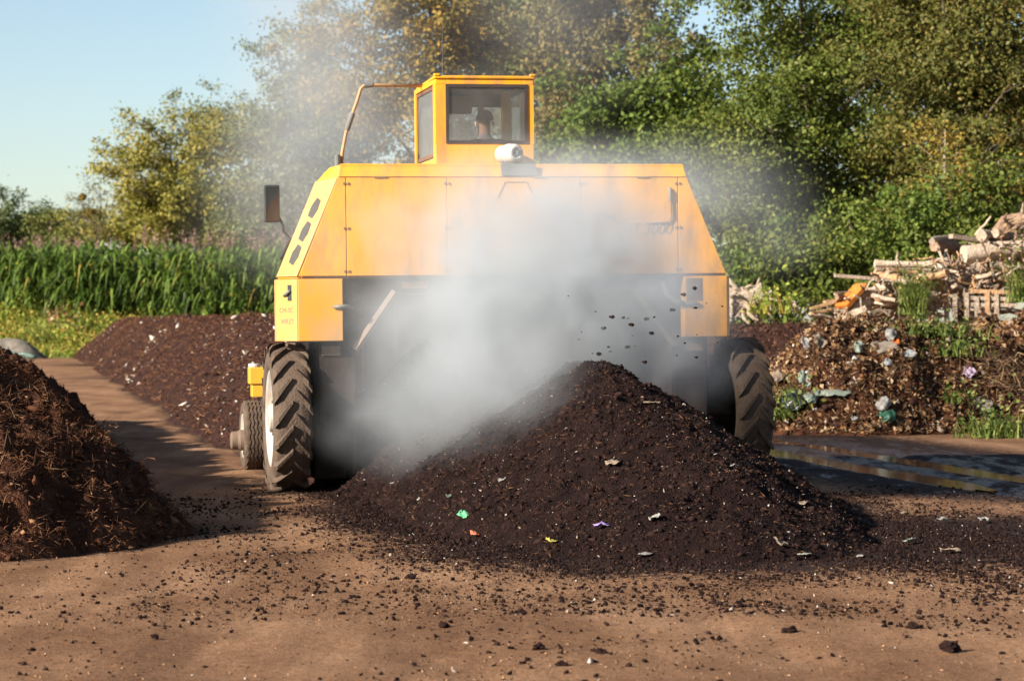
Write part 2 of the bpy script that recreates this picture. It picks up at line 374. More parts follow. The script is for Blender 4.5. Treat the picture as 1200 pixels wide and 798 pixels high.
M['grass'] = mat('bank_grass', [(.25, (.09, .15, .018)), (.45, (.20, .26, .03)), (.6, (.34, .29, .05)), (.78, (.42, .21, .05))], .28, .7, island=.4, transl=.3)
M['weed'] = mat('weed_leaf', [(.2, (.045, .080, .014)), (.5, (.12, .165, .028)), (.8, (.25, .27, .07))], 2, .6, island=.6, transl=.3)
M['bark'] = mat('bark', [(.3, (.07, .05, .037)), (.7, (.16, .12, .09))], 6, .9, .8, 25, stretch=(1, 1, .25))
M['bark_pale'] = mat('pale_bark', [(.3, (.20, .16, .12)), (.7, (.36, .30, .24))], 4, .9, .5, 25, stretch=(1, 1, .3))

# wood of the log pile
def wood(name, a, b, c):
    return mat(name, [(.25, a), (.5, b), (.75, c)], 5, .9, 1.0, 22, dist=1.2)
M['wood_grey'] = wood('weathered_grey_wood', (.14, .10, .072), (.27, .205, .15), (.40, .32, .25))
M['wood_pale'] = wood('pale_barkless_wood', (.24, .17, .115), (.42, .325, .24), (.54, .45, .355))
M['wood_brown'] = wood('brown_bark_wood', (.10, .06, .04), (.20, .125, .08), (.34, .23, .15))
M['wood_warm'] = wood('sawn_warm_wood', (.20, .105, .048), (.34, .195, .10), (.45, .285, .165))
M['wood_rust'] = wood('rust_orange_wood', (.26, .075, .012), (.40, .125, .015), (.46, .19, .04))
WOODS = ['wood_grey', 'wood_pale', 'wood_brown', 'wood_warm']

# ------------------------------------------------------------------ the ground
HEAD = R(11)                                     # the lane, the windrows and the machine point 11 degrees left
FW = Vector((-math.sin(HEAD), math.cos(HEAD), 0)); RT = Vector((math.cos(HEAD), math.sin(HEAD), 0))
OM = Vector((.02, 28.43, 0))                     # machine: between the rear wheels
def along(d, side=0.0):
    p = OM + FW * d + RT * side; return (p.x, p.y)

F_main = heap_fn((.86, 24.3), along(1.6), 2.04, 1.44, a=.10, lump=.12, k0=2.25, seed=3, hvar=.04)
F_back = heap_fn(along(1.9), along(102), 2.42, 1.92, a=.22, lump=.11, seed=21, hvar=.05)
F_left = heap_fn((-5.15, 21.8), (-9.75, 45.0), 2.25, 1.55, a=.14, lump=.42, k0=1.08, seed=33, hvar=.14, f0=.8)
F_green = heap_fn((5.35, 43.3), (8.9, 44.6), 2.05, 1.58, a=.55, lump=.46, k0=.8, seed=44, hvar=.10, f0=.8)
F_dark = heap_fn((2.6, 51.5), (12.0, 46.8), 2.7, 1.80, a=.35, lump=.14, k0=1.0, seed=55, hvar=.05)

xs = np.concatenate([-np.geomspace(2500, 12.6, 18), np.arange(-12, 12.01, .13), np.geomspace(12.6, 2500, 18)])
ys = np.concatenate([[-300, -60, -10, 4, 9], np.arange(11, 24, .11), np.arange(24, 46, .16), np.geomspace(46.3, 160, 60), np.geomspace(175, 4000, 12)])
GX, GY = np.meshgrid(xs, ys, indexing='ij')
near = np.clip(1 - np.abs(GX) / 30, 0, 1) * (GY < 170)
def ground_z(x, y):
    sd = (x - OM.x) * RT.x + (y - OM.y) * RT.y       # offset to the right of the machine's axis
    z = .05 * fbm(x * .45, y * .45, 4, 90) + .034 * fbm(x * 3.2, y * 2.4, 4, 91)
    for c in (-3.15, -4.35, -1.2, 1.6):                # shallow tyre tracks pressed into the lane and the forecourt
        z = z - .020 * np.exp(-((sd - c - .5 * fbm(y * .12, x * 0 + c, 2, 96)) / .2) ** 2) * (.5 + vn(y * .4, x * 0 + c, 4))
    for c in (5.15, 6.25):                           # two wheel ruts on the right lane hold the puddles
        z = z - .075 * np.exp(-((sd - c - .25 * fbm(y * .3, x * 0, 2, 95)) / .27) ** 2) * np.clip((y - 24) / 4, 0, 1)
    return z
GZ = ground_z(GX, GY) * near
nx, ny = GX.shape; gi = np.arange(nx * ny).reshape(nx, ny)
GF = np.stack([gi[:-1, :-1], gi[1:, :-1], gi[1:, 1:], gi[:-1, 1:]], -1).reshape(-1, 4)
gme = mesh_np('ground', np.stack([GX, GY, GZ], -1), GF, True)
# where compost was spilled and trodden in, and where the lane is wet
spill = np.clip(1.15 - np.maximum(0, -F_main(GX, GY)) * .85, 0, 1) * (GY < 30)
spill = np.maximum(spill, np.clip(1 - np.hypot((GX - 4.2) / 4.6, (GY - 21.8) / 4.4) , 0, 1) * 1.7)
spill = np.maximum(spill, np.clip(.9 - np.maximum(0, -F_back(GX, GY)) * 1.6, 0, 1))
spill = np.maximum(spill, np.clip(.8 - np.maximum(0, -F_left(GX, GY)) * 1.6, 0, 1))
sd = (GX - OM.x) * RT.x + (GY - OM.y) * RT.y
wet = np.clip(1.25 - np.abs(sd - 6.0) / 2.9, 0, 1) * np.clip((GY - 23.5) / 4, 0, 1) * (GY < 60)
spill = np.maximum(spill, np.clip(wet * 1.6, 0, 1.15)); 
for nm, arr in (('spill', spill), ('wet', wet)):
    at = gme.attributes.new(nm, 'FLOAT', 'POINT'); at.data.foreach_set('value', arr.astype(np.float32).ravel())

gm = bpy.data.materials.new('packed_earth'); gm.use_nodes = True
N = gm.node_tree.nodes; L = gm.node_tree.links; B = N['Principled BSDF']
tc = N.new('ShaderNodeTexCoord')
def nz(scale, detail=6, rough=.6, st=None):
    n = N.new('ShaderNodeTexNoise'); n.inputs['Scale'].default_value = scale; n.inputs['Detail'].default_value = detail; n.inputs['Roughness'].default_value = rough
    if st:
        mp = N.new('ShaderNodeMapping'); mp.inputs['Scale'].default_value = st[:3]; mp.inputs['Rotation'].default_value = (0, 0, st[3]); L.new(tc.outputs['Object'], mp.inputs[0]); L.new(mp.outputs[0], n.inputs['Vector'])
    else: L.new(tc.outputs['Object'], n.inputs['Vector'])
    return n.outputs[0]
def ramp(fac, cols):
    r = N.new('ShaderNodeValToRGB'); L.new(fac, r.inputs[0]); el = r.color_ramp.elements
    while len(el) < len(cols): el.new(.5)
    for e, (p, c) in zip(el, cols): e.position = p; e.color = (*c, 1)
    return r.outputs[0]
def mixc(f, a, b, mode='MIX'):
    x = N.new('ShaderNodeMix'); x.data_type = 'RGBA'; x.blend_type = mode
    if hasattr(f, 'is_output'): L.new(f, x.inputs[0])
    else: x.inputs[0].default_value = f
    L.new(a, x.inputs[6])
    if hasattr(b, 'is_output'): L.new(b, x.inputs[7])
    else: x.inputs[7].default_value = (*b, 1)
    return x.outputs[2]
def mrange(f, a, b, c=0, d=1):
    r = N.new('ShaderNodeMapRange'); L.new(f, r.inputs[0])
    for i, v in zip((1, 2, 3, 4), (a, b, c, d)): r.inputs[i].default_value = v
    return r.outputs[0]
def mth(op, a, b):
    n = N.new('ShaderNodeMath'); n.operation = op
    for i, v in enumerate((a, b)):
        if hasattr(v, 'is_output'): L.new(v, n.inputs[i])
        else: n.inputs[i].default_value = v
    return n.outputs[0]
base = ramp(nz(.8, 8, .65, (1.0, .45, 1, 0)), [(.30, (.115, .055, .027)), (.46, (.215, .113, .059)), (.66, (.345, .197, .111))])
fine = ramp(nz(20, 8, .8), [(.32, (.42, .38, .35)), (.52, (1, 1, 1)), (.72, (1.25, 1.22, 1.18))])
col = mixc(1.0, base, fine, 'MULTIPLY')
tracks = nz(1.0, 4, .6, (2.6, .16, 1, -HEAD))          # faint streaks along the lane from wheels and loaders
col = mixc(mrange(tracks, .46, .66, 0, .42), col, (.105, .051, .026))
at = N.new('ShaderNodeAttribute'); at.attribute_name = 'spill'
sp = mth('ADD', at.outputs['Fac'], mth('MULTIPLY', mth('SUBTRACT', nz(9, 9, .8), .5), 2.6))
spm = mrange(sp, .55, .85)
dark = ramp(nz(9, 6, .7), [(.3, (.010, .0055, .0048)), (.7, (.034, .018, .014))])
col = mixc(spm, col, dark)
spk = mrange(nz(45, 4, .65), .60, .66, 0, .85); col = mixc(spk, col, (.03, .016, .012))
aw = N.new('ShaderNodeAttribute'); aw.attribute_name = 'wet'
wetm = mrange(mth('ADD', aw.outputs['Fac'], mth('MULTIPLY', mth('SUBTRACT', nz(1.3, 9, .72, (2.2, .55, 1, -HEAD)), .5), 3.2)), .75, 1.05)
sepn = N.new('ShaderNodeSeparateXYZ'); L.new(tc.outputs['Object'], sepn.inputs[0])
far = mrange(sepn.outputs[1], 124, 132)
col = mixc(far, col, ramp(nz(.3, 6), [(.3, (.07, .10, .02)), (.7, (.16, .15, .04))]))
L.new(col, B.inputs['Base Color'])
L.new(mrange(wetm, 0, 1, .92, .32), B.inputs['Roughness']); L.new(mrange(wetm, 0, 1, .10, .40), B.inputs['Specular IOR Level'])
bp = N.new('ShaderNodeBump'); bp.inputs['Strength'].default_value = 1.0; bp.inputs['Distance'].default_value = .035
L.new(mth('ADD', nz(14, 8, .75), mth('MULTIPLY', nz(55, 4, .7), .5)), bp.inputs['Height']); L.new(bp.outputs[0], B.inputs['Normal'])
ground = link('ground', gme, gm); tag(ground, kind='structure')

# puddles: shallow muddy water lying in the ruts
wm = bpy.data.materials.new('muddy_water'); wm.use_nodes = True; WN = wm.node_tree.nodes; WL = wm.node_tree.links; wb = WN['Principled BSDF']
wb.inputs['Base Color'].default_value = (.014, .009, .008, 1); wb.inputs['Roughness'].default_value = .05; wb.inputs['IOR'].default_value = 1.33; wb.inputs['Specular IOR Level'].default_value = .6
wt = WN.new('ShaderNodeTexCoord'); wz = WN.new('ShaderNodeTexNoise'); wz.inputs['Scale'].default_value = 5; wz.inputs['Detail'].default_value = 4; WL.new(wt.outputs['Object'], wz.inputs['Vector'])
wbp = WN.new('ShaderNodeBump'); wbp.inputs['Strength'].default_value = .35; wbp.inputs['Distance'].default_value = .02; WL.new(wz.outputs[0], wbp.inputs['Height']); WL.new(wbp.outputs[0], wb.inputs['Normal'])
def puddle(side, d0, d1, w, z, seed):
    bm = MB(); n = 64; pts = []
    for i in range(n):
        a = 2 * math.pi * i / n
        r = 1 + .35 * float(fbm(np.array([math.cos(a) * 2 + seed]), np.array([math.sin(a) * 2]), 4, seed)[0]) * 2
        p = OM + FW * ((d0 + d1) / 2 + (d1 - d0) / 2 * r * math.cos(a)) + RT * (side + w * r * math.sin(a))
        pts.append((p.x, p.y))
    o = bm.plan(pts, z - .10, z).build('puddle', wm); tag(o, kind='structure'); return o
puddle(5.15, -1.0, 11.5, .42, -.024, 3); puddle(6.3, -2.2, 9.0, .36, -.026, 9); puddle(5.4, 8.5, 12.2, 1.0, -.020, 14)

# bank on the far left, with the reed bed on it
def bank_z(x, y):
    up = np.clip((y - 128.5) / 13, 0, 1); up = up * up * (3 - 2 * up)
    hgt = 3.15 - 1.75 * np.clip((x + 23) / 7, 0, 1)
    return (hgt * up + .35 * fbm(x * .35, y * .35, 4, 70) * np.clip(up * 4, 0, 1)) - .05
bx_ = np.arange(-62, 6, .6); by_ = np.arange(127, 152, .6); BX, BY = np.meshgrid(bx_, by_, indexing='ij'); BZ = bank_z(BX, BY)
bi = np.arange(BX.size).reshape(BX.shape); BF = np.stack([bi[:-1, :-1], bi[1:, :-1], bi[1:, 1:], bi[:-1, 1:]], -1).reshape(-1, 4)
M['bank'] = mat('bank_soil', [(.3, (.06, .075, .018)), (.6, (.13, .13, .03)), (.8, (.20, .14, .05))], .5, .95, .6, 8)
tag(link('grass_bank', mesh_np('grass_bank', np.stack([BX, BY, BZ], -1), BF, True), M['bank']), kind='structure')

# ------------------------------------------------------------------ heaps of compost
def heap(name, fn, res, mt, label, cat):
    root = link(name, heap_mesh(name, fn, res), mt); tag(root, label, cat); return root

h_main = heap('compost_heap', F_main, .045, M['soil_dark'], 'dark steaming compost heap running out from under the yellow machine', 'compost heap')
P = heap_pts(F_main, 64000, zmin=-.02, ymax=27.6); sz = rng.pareto(2.4, len(P)) * .0062 + .0062
crumbs('crumb_cover', P, np.minimum(sz, .044), mat=M['crumb_dark'], parent=h_main, small=.013)
P = heap_pts(F_main, 1500, ymax=27.4); P[:, 2] += .012
crumbs('pale_flake', P, np.minimum(rng.pareto(2.4, len(P)) * .0045 + .0045, .026), (1.5, .8, .22), M['chip'], h_main)
P = heap_pts(F_main, 2600, ymax=27.4); P[:, 2] += .008
strands('twig_cover', P, rng.uniform(.03, .12, len(P)), rng.uniform(.0018, .004, len(P)), M['fibre'], h_main, bend=.2)

h_back = heap('compost_windrow', F_back, .14, M['soil_mid'], 'long brown compost windrow beyond the machine along the lane', 'compost heap')
P = heap_pts(F_back, 32000, zmin=0); crumbs('crumb_cover', P, np.minimum(rng.pareto(2.2, len(P)) * .015 + .014, .09), mat=M['crumb_mid'], parent=h_back, small=.030)
P = heap_pts(F_back, 14000); P[:, 2] += .03
strands('twig_cover', P, rng.uniform(.10, .4, len(P)), rng.uniform(.005, .011, len(P)), M['fibre'], h_back)
P = heap_pts(F_back, 2200); P[:, 2] += .03
kk = vn(P[:, 0] * .5, P[:, 1] * .18, 5) > .42
crumbs('pale_flake', P[kk], np.minimum(rng.pareto(2.2, int(kk.sum())) * .022 + .024, .13), (1.4, .8, .3), M['chip'], h_back)

h_left = heap('mulch_heap', F_left, .07, M['soil_fibre'], 'shaggy reddish brown mulch heap at the left edge throwing a long shadow', 'mulch heap')
P = heap_pts(F_left, 26000, zmin=-.01); P[:, 2] += .01
crumbs('crumb_cover', P, np.minimum(rng.pareto(2.4, len(P)) * .013 + .013, .07), (1.5, .8, .6), M['fibre'], h_left, small=.022)
P = heap_pts(F_left, 28000, zmin=0, ymax=32); P[:, 2] += rng.uniform(0, .05, len(P))
strands('fibre_cover', P, rng.gamma(2, .045, len(P)) + .04, rng.uniform(.0022, .0065, len(P)), M['fibre'], h_left, flat=.6)
P = heap_pts(F_left, 240, zmin=.05, ymax=30); P[:, 2] += .03
strands('twig_cover', P, rng.uniform(.15, .5, len(P)), rng.uniform(.003, .007, len(P)), M['twig'], h_left, bend=.5)
# tufts of matted straw that stand off the surface
P = heap_pts(F_left, 700, zmin=.05, ymax=29); T = np.repeat(P, 26, 0) + rng.normal(0, .055, (700 * 26, 3)); T[:, 2] += .03
strands('straw_tuft', T, rng.uniform(.06, .2, len(T)), rng.uniform(.002, .0045, len(T)), M['fibre'], h_left, flat=.8, bend=.6)

h_green = heap('green_waste_heap', F_green, .06, M['soil_fibre'], 'mixed green waste heap with garden rubbish and bags right of the machine', 'waste heap')
P = heap_pts(F_green, 9000, zmin=-.01); crumbs('crumb_cover', P, np.minimum(rng.pareto(2.2, len(P)) * .022 + .020, .11), (1.3, .8, .6), M['crumb_mid'], h_green)
P = heap_pts(F_green, 24000); P[:, 2] += rng.uniform(0, .06, len(P))
V, F = quads(leaf_arrays(P, rng.uniform(.05, .13, len(P)), up=.8)); tag(link('dead_leaf_cover', mesh_np('dead_leaf_cover', V, F), M['deadleaf'], h_green), kind='stuff')
P = heap_pts(F_green, 3800); P[:, 2] += rng.uniform(0, .06, len(P))
strands('twig_cover', P, rng.uniform(.10, .5, len(P)), rng.uniform(.004, .012, len(P)), M['twig'], h_green)
P = heap_pts(F_green, 900); P[:, 2] += .04
crumbs('pale_flake', P, np.minimum(rng.pareto(2.0, len(P)) * .02 + .02, .09), (1.4, .9, .4), M['chip'], h_green)

h_dark = heap('compost_ridge', F_dark, .08, M['soil_mid'], 'smooth dark compost ridge behind the green waste and below the log pile', 'compost heap')
P = heap_pts(F_dark, 16000, zmin=0); crumbs('crumb_cover', P, np.minimum(rng.pareto(2.5, len(P)) * .02 + .022, .09), mat=M['crumb_mid'], parent=h_dark, small=.04)
P = heap_pts(F_dark, 3500, zmin=0); P[:, 2] += .02; strands('twig_cover', P, rng.uniform(.08, .3, len(P)), rng.uniform(.005, .01, len(P)), M['fibre'], h_dark)

# crumbs thrown over the yard: nobody could count them
def yard_pts(n, fn):
    out = []; c = 0
    while c < n:
        x = rng.uniform(-5.5, 7.0, n * 3); y = rng.uniform(11.5, 28.5, n * 3); w = fn(x, y)
        k = rng.random(n * 3) < w; p = np.stack([x, y, ground_z(x, y)], -1)[k]; out.append(p); c += len(p)
    return np.concatenate(out)[:n]
def dens(x, y):
    d = np.maximum(0, -F_main(x, y)); clump = np.clip(vn(x * 1.5, y * 1.1, 6) * 1.6 - .25, .08, 1)
    a = np.exp(-d * 1.15) * (F_main(x, y) < .05) + .75 * np.exp(-(((x - 4.4) / 3.0) ** 2 + ((y - 21.3) / 2.6) ** 2)) * (F_main(x, y) < .05)
    a = a + .06 + .30 * np.exp(-((y - 17.4) / 1.8) ** 2) * (x > -2.5)
    return np.clip(a * clump, 0, 1)
P = yard_pts(50000, dens); sz = np.minimum(rng.pareto(2.2, len(P)) * .0055 + .0042, .026); P[:, 2] += sz * .25
yc = crumbs('crumb_scatter', P, sz, (1.2, 1, .75), M['crumb_dark'], small=.0085); tag(yc, 'loose dark crumbs thrown over the yard in front of the heap', 'soil crumbs')
P = yard_pts(1500, lambda x, y: np.clip(dens(x, y) * .6 + .12, 0, 1)); P[:, 2] += .008
yf = crumbs('chip_scatter', P, np.minimum(rng.pareto(2.5, len(P)) * .005 + .005, .022), (1.5, .8, .3), M['chip']); tag(yf, 'small pale chips strewn over the packed earth', 'chips')

def apron(x, y):
    f = F_main(x, y); return np.clip(np.exp(-np.maximum(0, -f) * 3.2) * (f < .04) + .9 * np.exp(-(((x - 4.3) / 2.6) ** 2 + ((y - 21.6) / 2.2) ** 2)) * (f < .04), 0, 1) * np.clip(vn(x * 2.2, y * 1.6, 16) * 1.5 - .1, .1, 1)
P = yard_pts(27000, apron); sz = np.minimum(rng.pareto(2.6, len(P)) * .006 + .005, .026); P[:, 2] += sz * .3
tag(crumbs('crumb_apron', P, sz, (1.1, 1, .8), M['crumb_dark'], small=.014), 'dense dark crumbs spread round the toe of the compost heap', 'soil crumbs')
M['grit'] = mat('earth_grit', [(.1, (.09, .042, .02)), (.5, (.22, .115, .058)), (.9, (.40, .24, .14))], 2, .95, island=.8, spec=.05)
P = yard_pts(34000, lambda x, y: np.clip((y < 22) * 1.0 + .35, 0, 1) * np.clip(vn(x * .9, y * .6, 26) * 1.6 - .2, .12, 1)); sz = np.minimum(rng.pareto(3, len(P)) * .003 + .0028, .011); P[:, 2] += sz * .2
tag(crumbs('earth_grit', P, sz, (1.2, 1, .7), M['grit'], small=.02), 'fine brown grit lying loose on the packed earth', 'grit')

# bigger clods that can be picked out
def clod(name, loc, s, label, group=None, m='crumb_dark', cat='clod', seed=0):
    bm = bmesh.new(); bmesh.ops.create_icosphere(bm, subdivisions=3, radius=s); rr = random.Random(seed)
    for v in bm.verts:
        k = 1 + .30 * (rr.random() - .5) + .25 * math.sin(v.co.z / s * 5 + seed * 2) * math.sin(v.co.y / s * 6) + .3 * math.sin(v.co.x / s * 3 + seed) * math.cos(v.co.y / s * 2.3 + seed)
        v.co *= k * .72; v.co.z *= .62
    me = bpy.data.meshes.new(name); bm.to_mesh(me); bm.free()
    o = link(name, me, M[m]); o.location = loc; o.rotation_euler = (0, 0, rr.random() * 6); tag(o, label, cat, group); return o
def on_ground(u, v):
    Y = FPX * EYE / (v - 376); return Vector(((u - 600) / FPX * Y, Y, 0))
for i, (u, v, s, lab) in enumerate([
    (515, 656, .055, 'squarish dark clod lying apart in front of the heap'),
    (399, 580, .09, 'lumpy dark clod left of the heap near the rear tyre'),
    (424, 594, .085, 'dark clod at the left foot of the heap'),
    (481, 678, .05, 'dark clod on bare earth below the squarish clod'),
    (520, 735, .045, 'dark clod alone in the middle foreground'),
    (286, 671, .035, 'dark clod lying on the lane below the shadow tip'),
    (181, 747, .03, 'small clod alone in the lower left foreground'),
    (631, 761, .05, 'dark clod on the foreground earth at the bottom centre'),
    (658, 782, .048, 'flattened dark clod nearest the bottom edge'),
    (705, 767, .045, 'dark clod right of the bottom centre clod'),
    (1073, 739, .065, 'wide dark clod in the right foreground'),
    (1113, 762, .075, 'greyish flat clod in the lower right foreground'),
    (609, 720, .05, 'dark clod in the foreground below the green scrap'),
    (925, 743, .06, 'dark clod in the foreground below the right slope')]):
    p = on_ground(u, v); p.z = s * .25; clod('soil_clod', p, s, lab, 'clods on the packed earth', seed=i)
# clods in the air behind the drum
for i in range(34):
    u = 690 + 150 * random.random() ** 1.0 + random.gauss(0, 20); v = 372 + random.gauss(12, 34)
    lim = 428 + max(0, u - 735) * .55 - 12
    if v > lim: v = lim - 10 * random.random()
    clod('flung_clod', world_at(u, v, 24.3 + random.random() * 1.0), random.choice([.010, .012, .016, .022, .034]),
         'small dark clod flung into the air above the steaming heap', 'clods flung into the steam', seed=50 + i)

# crumpled scraps of plastic, paper and leaf lying on things
def cmat(name, c, rough=.5, transl=.15, stripes=None):
    return mat(name, [(.3, tuple(x * .8 for x in c)), (.7, c)], 20, rough, transl=transl, spec=.4)
SM = {'white': cmat('white_plastic', (.26, .245, .22)), 'grey': cmat('grey_plastic', (.24, .25, .25)), 'green': cmat('green_plastic', (.16, .55, .26)), 'purple': cmat('violet_plastic', (.36, .26, .52)),
      'red': cmat('red_plastic', (.60, .16, .08)), 'yellow': cmat('yellow_leaf', (.52, .44, .10)), 'tan': cmat('tan_paper', (.22, .165, .115)), 'dkgreen': cmat('dark_green_plastic', (.03, .10, .06)),
      'teal': cmat('grey_green_plastic', (.20, .235, .185)), 'black': cmat('black_film', (.05, .055, .06), .3, 0), 'pink': cmat('pale_lilac_plastic', (.36, .27, .36)), 'orange': cmat('orange_plastic', (.75, .17, .03)), 'stone': cmat('grey_lump', (.20, .165, .13), .9, 0)}
def scrap(name, loc, w, l, m, label, cat, group, rz=0, tilt=0, seed=0, crump=.35, th=.004):
    rr = np.random.default_rng(seed + 100); n = 9
    U, Vv = np.meshgrid(np.linspace(-1, 1, n), np.linspace(-1, 1, n), indexing='ij')
    edge = 1 - .28 * rr.random((n, n)) * (np.maximum(abs(U), abs(Vv)) > .7)
    x = U * w * .5 * edge * (1 - .3 * Vv ** 2) + rr.normal(0, w * .03, (n, n)); y = Vv * l * .5 * edge * (1 - .25 * U ** 2) + rr.normal(0, l * .03, (n, n))
    s = min(w, l)
    z = crump * s * (fbm(U * 1.3 + seed, Vv * 1.3, 3, seed) + .5 * np.abs(fbm(U * 2.5, Vv * 2.5 + seed, 2, seed + 1))) * 1.6 + .1 * s
    i = np.arange(n * n).reshape(n, n); F = np.stack([i[:-1, :-1], i[1:, :-1], i[1:, 1:], i[:-1, 1:]], -1).reshape(-1, 4)
    o = link(name, mesh_np(name, np.stack([x, y, z], -1), F, False), SM[m]); o.location = loc; o.rotation_euler = (tilt, 0, rz)
    so = o.modifiers.new('thickness', 'SOLIDIFY'); so.thickness = th
    tag(o, label, cat, group); return o
g = 'litter on the steaming compost heap'
for i, (u, v, w, l, m, nm, lab, cat) in enumerate([
    (543, 608, .12, .16, 'green', 'plastic_scrap', 'bright green plastic scrap on the left front of the compost heap', 'plastic scrap'),
    (556, 630, .16, .10, 'red', 'plastic_scrap', 'reddish plastic scrap at the heap foot below the green scrap', 'plastic scrap'),
    (706, 621, .17, .11, 'purple', 'plastic_scrap', 'violet plastic scrap on the heap front', 'plastic scrap'),
    (768, 613, .14, .11, 'white', 'paper_scrap', 'pale printed scrap right of the violet plastic', 'paper scrap'),
    (757, 654, .15, .06, 'white', 'plastic_scrap', 'thin white plastic strip lying at the front toe of the heap', 'plastic scrap'),
    (646, 638, .11, .10, 'yellow', 'leaf', 'yellowish leaf at the front toe of the heap', 'leaf'),
    (461, 570, .09, .07, 'white', 'plastic_scrap', 'white plastic flake at the left edge of the heap', 'plastic scrap'),
    (588, 566, .07, .08, 'white', 'plastic_scrap', 'white flake above the green scrap on the heap', 'plastic scrap'),
    (526, 585, .09, .06, 'teal', 'plastic_scrap', 'greenish plastic shred left above the green scrap', 'plastic scrap'),
    (762, 475, .22, .07, 'tan', 'wood_splinter', 'pale splinter high on the heap near its peak', 'splinter'),
    (860, 550, .12, .09, 'white', 'plastic_scrap', 'white flake on the dark right slope of the heap', 'plastic scrap'),
    (718, 548, .15, .10, 'tan', 'paper_scrap', 'tan scrap in the middle of the heap slope', 'paper scrap'),
    (915, 641, .14, .16, 'tan', 'paper_scrap', 'pale crumpled scrap at the right toe of the heap', 'paper scrap'),
    (944, 654, .13, .06, 'white', 'plastic_scrap', 'white scrap just in front of the right toe', 'plastic scrap'),
    (941, 594, .12, .08, 'tan', 'paper_scrap', 'tan scrap low on the right slope of the heap', 'paper scrap')]):
    p = on_surface(u, v, F_main, 18, 28); p.z += .02
    scrap(nm, p, w, l, m, lab, cat, g, rz=i * 1.7, tilt=.35, seed=i)
g = 'litter on the packed earth'
for i, (u, v, w, l, m, lab) in enumerate([
    (1153, 612, .12, .16, 'white', 'white crumpled scrap at the far right of the spilled compost'),
    (1106, 612, .12, .12, 'white', 'white scrap left of the far right crumpled scrap'),
    (1062, 604, .14, .10, 'tan', 'pale scrap on spilled compost right of the heap'),
    (1115, 648, .20, .08, 'tan', 'pale strip on the spilled compost nearest the right edge'),
    (1066, 637, .16, .10, 'teal', 'greenish grey scrap on the spilled compost'),
    (1008, 655, .10, .06, 'white', 'small white scrap in front of the spilled compost')]):
    p = on_ground(u, v); p.z = .02; scrap('litter_scrap', p, w, l, m, lab, 'scrap', g, rz=i, seed=40 + i)
g = 'bags and rags in the green waste'
for i, (u, v, w, l, m, lab, cr) in enumerate([
    (930, 476, .46, .42, 'black', 'grey black plastic bag low at the left end of the green waste', .5),
    (942, 451, .24, .36, 'teal', 'pale grey green bag above the black bag', .5),
    (911, 449, .26, .34, 'tan', 'pale rag at the left edge of the green waste', .5),
    (975, 468, .75, .16, 'teal', 'long grey green strip of film across the green waste', .35),
    (949, 476, .24, .26, 'teal', 'greyish film scrap right of the black bag', .5),
    (944, 410, .20, .36, 'white', 'off white rag high on the left of the green waste', .5),
    (960, 405, .30, .30, 'tan', 'beige crumpled rag beside the high off white rag', .5),
    (1005, 413, .18, .28, 'teal', 'dull grey green rag in the upper green waste', .5),
    (1040, 494, .32, .30, 'dkgreen', 'dark green plastic bag at the foot of the green waste', .6),
    (1034, 479, .26, .26, 'white', 'white film on top of the dark green bag', .6),
    (1036, 414, .52, .26, 'stone', 'broad grey brown lump near the top of the green waste', .4),
    (1049, 408, .16, .14, 'orange', 'small bright orange scrap near the top of the green waste', .5),
    (1043, 398, .20, .30, 'white', 'pale torn film above the orange scrap', .6),
    (1065, 420, .26, .16, 'grey', 'grey film right below the orange scrap', .5),
    (1040, 430, .16, .16, 'grey', 'small blue grey scrap below the grey brown lump', .5),
    (1136, 442, .24, .22, 'pink', 'pale lilac film by the straw bundle', .6),
    (1150, 480, .42, .30, 'stone', 'light stone coloured lump beside the bright green weed', .5),
    (1001, 495, .14, .10, 'white', 'small white scrap left of the dark green bag', .4)]):
    p = on_surface(u, v, F_green, 38, 46); p.z += .06; p.y -= .05
    scrap('rubbish_bag' if 'bag' in lab else 'rubbish_rag', p, w, l, m, lab, 'plastic bag' if 'bag' in lab else 'rag', g, rz=random.uniform(-.4, .4), tilt=.9, seed=60 + i, crump=cr, th=.012)

# green plants growing out of / thrown on the waste heap
def weed(loc, n, spread, lab, m='weed', size=(.05, .12), h=.35, name='weed_plant', grp='green weeds on the waste heap'):
    root = empty(name, loc)
    P = np.stack([rng.normal(0, spread[0], n), rng.normal(0, spread[1], n), np.abs(rng.normal(0, h * .5, n))], -1)
    V, F = quads(leaf_arrays(P, rng.uniform(*size, n), up=.7)); link('leaf_cover', mesh_np('leaf_cover', V, F), M[m], root)['kind'] = 'stuff'
    k = max(14, n // 2); B_ = np.stack([rng.normal(0, spread[0], k), rng.normal(0, spread[1], k), np.zeros(k) - .05], -1)
    V, F = blades(B_, rng.uniform(h * .6, h * 1.3, k), .018, .5, 3, .35); link('stem', mesh_np('stem', V, F), M[m], root)['kind'] = 'stuff'
    return tag(root, lab, 'weed', grp)
for u, v, n, sp, lab in [(1093, 392, 200, (.36, .15), 'leafy green weeds thrown on top of the waste heap'), (1122, 416, 200, (.26, .2), 'bright green weeds trailing down the right side of the heap'),
                         (1113, 470, 40, (.08, .1), 'single green sprout low on the waste heap'), (1135, 473, 40, (.08, .1), 'green sprout beside the light lump'),
                         (926, 400, 150, (.22, .15), 'pale green grass sods at the top left of the waste heap'), (912, 490, 120, (.2, .15), 'yellowish grass at the left foot of the waste heap')]:
    p = on_surface(u, v, F_green, 38, 46); p.y -= .1; weed(p, n, sp, lab)
p = on_ground(1172, 513); weed(p, 420, (.26, .2), 'bright green rounded weed at the right foot of the waste heap', size=(.05, .12), h=.5)
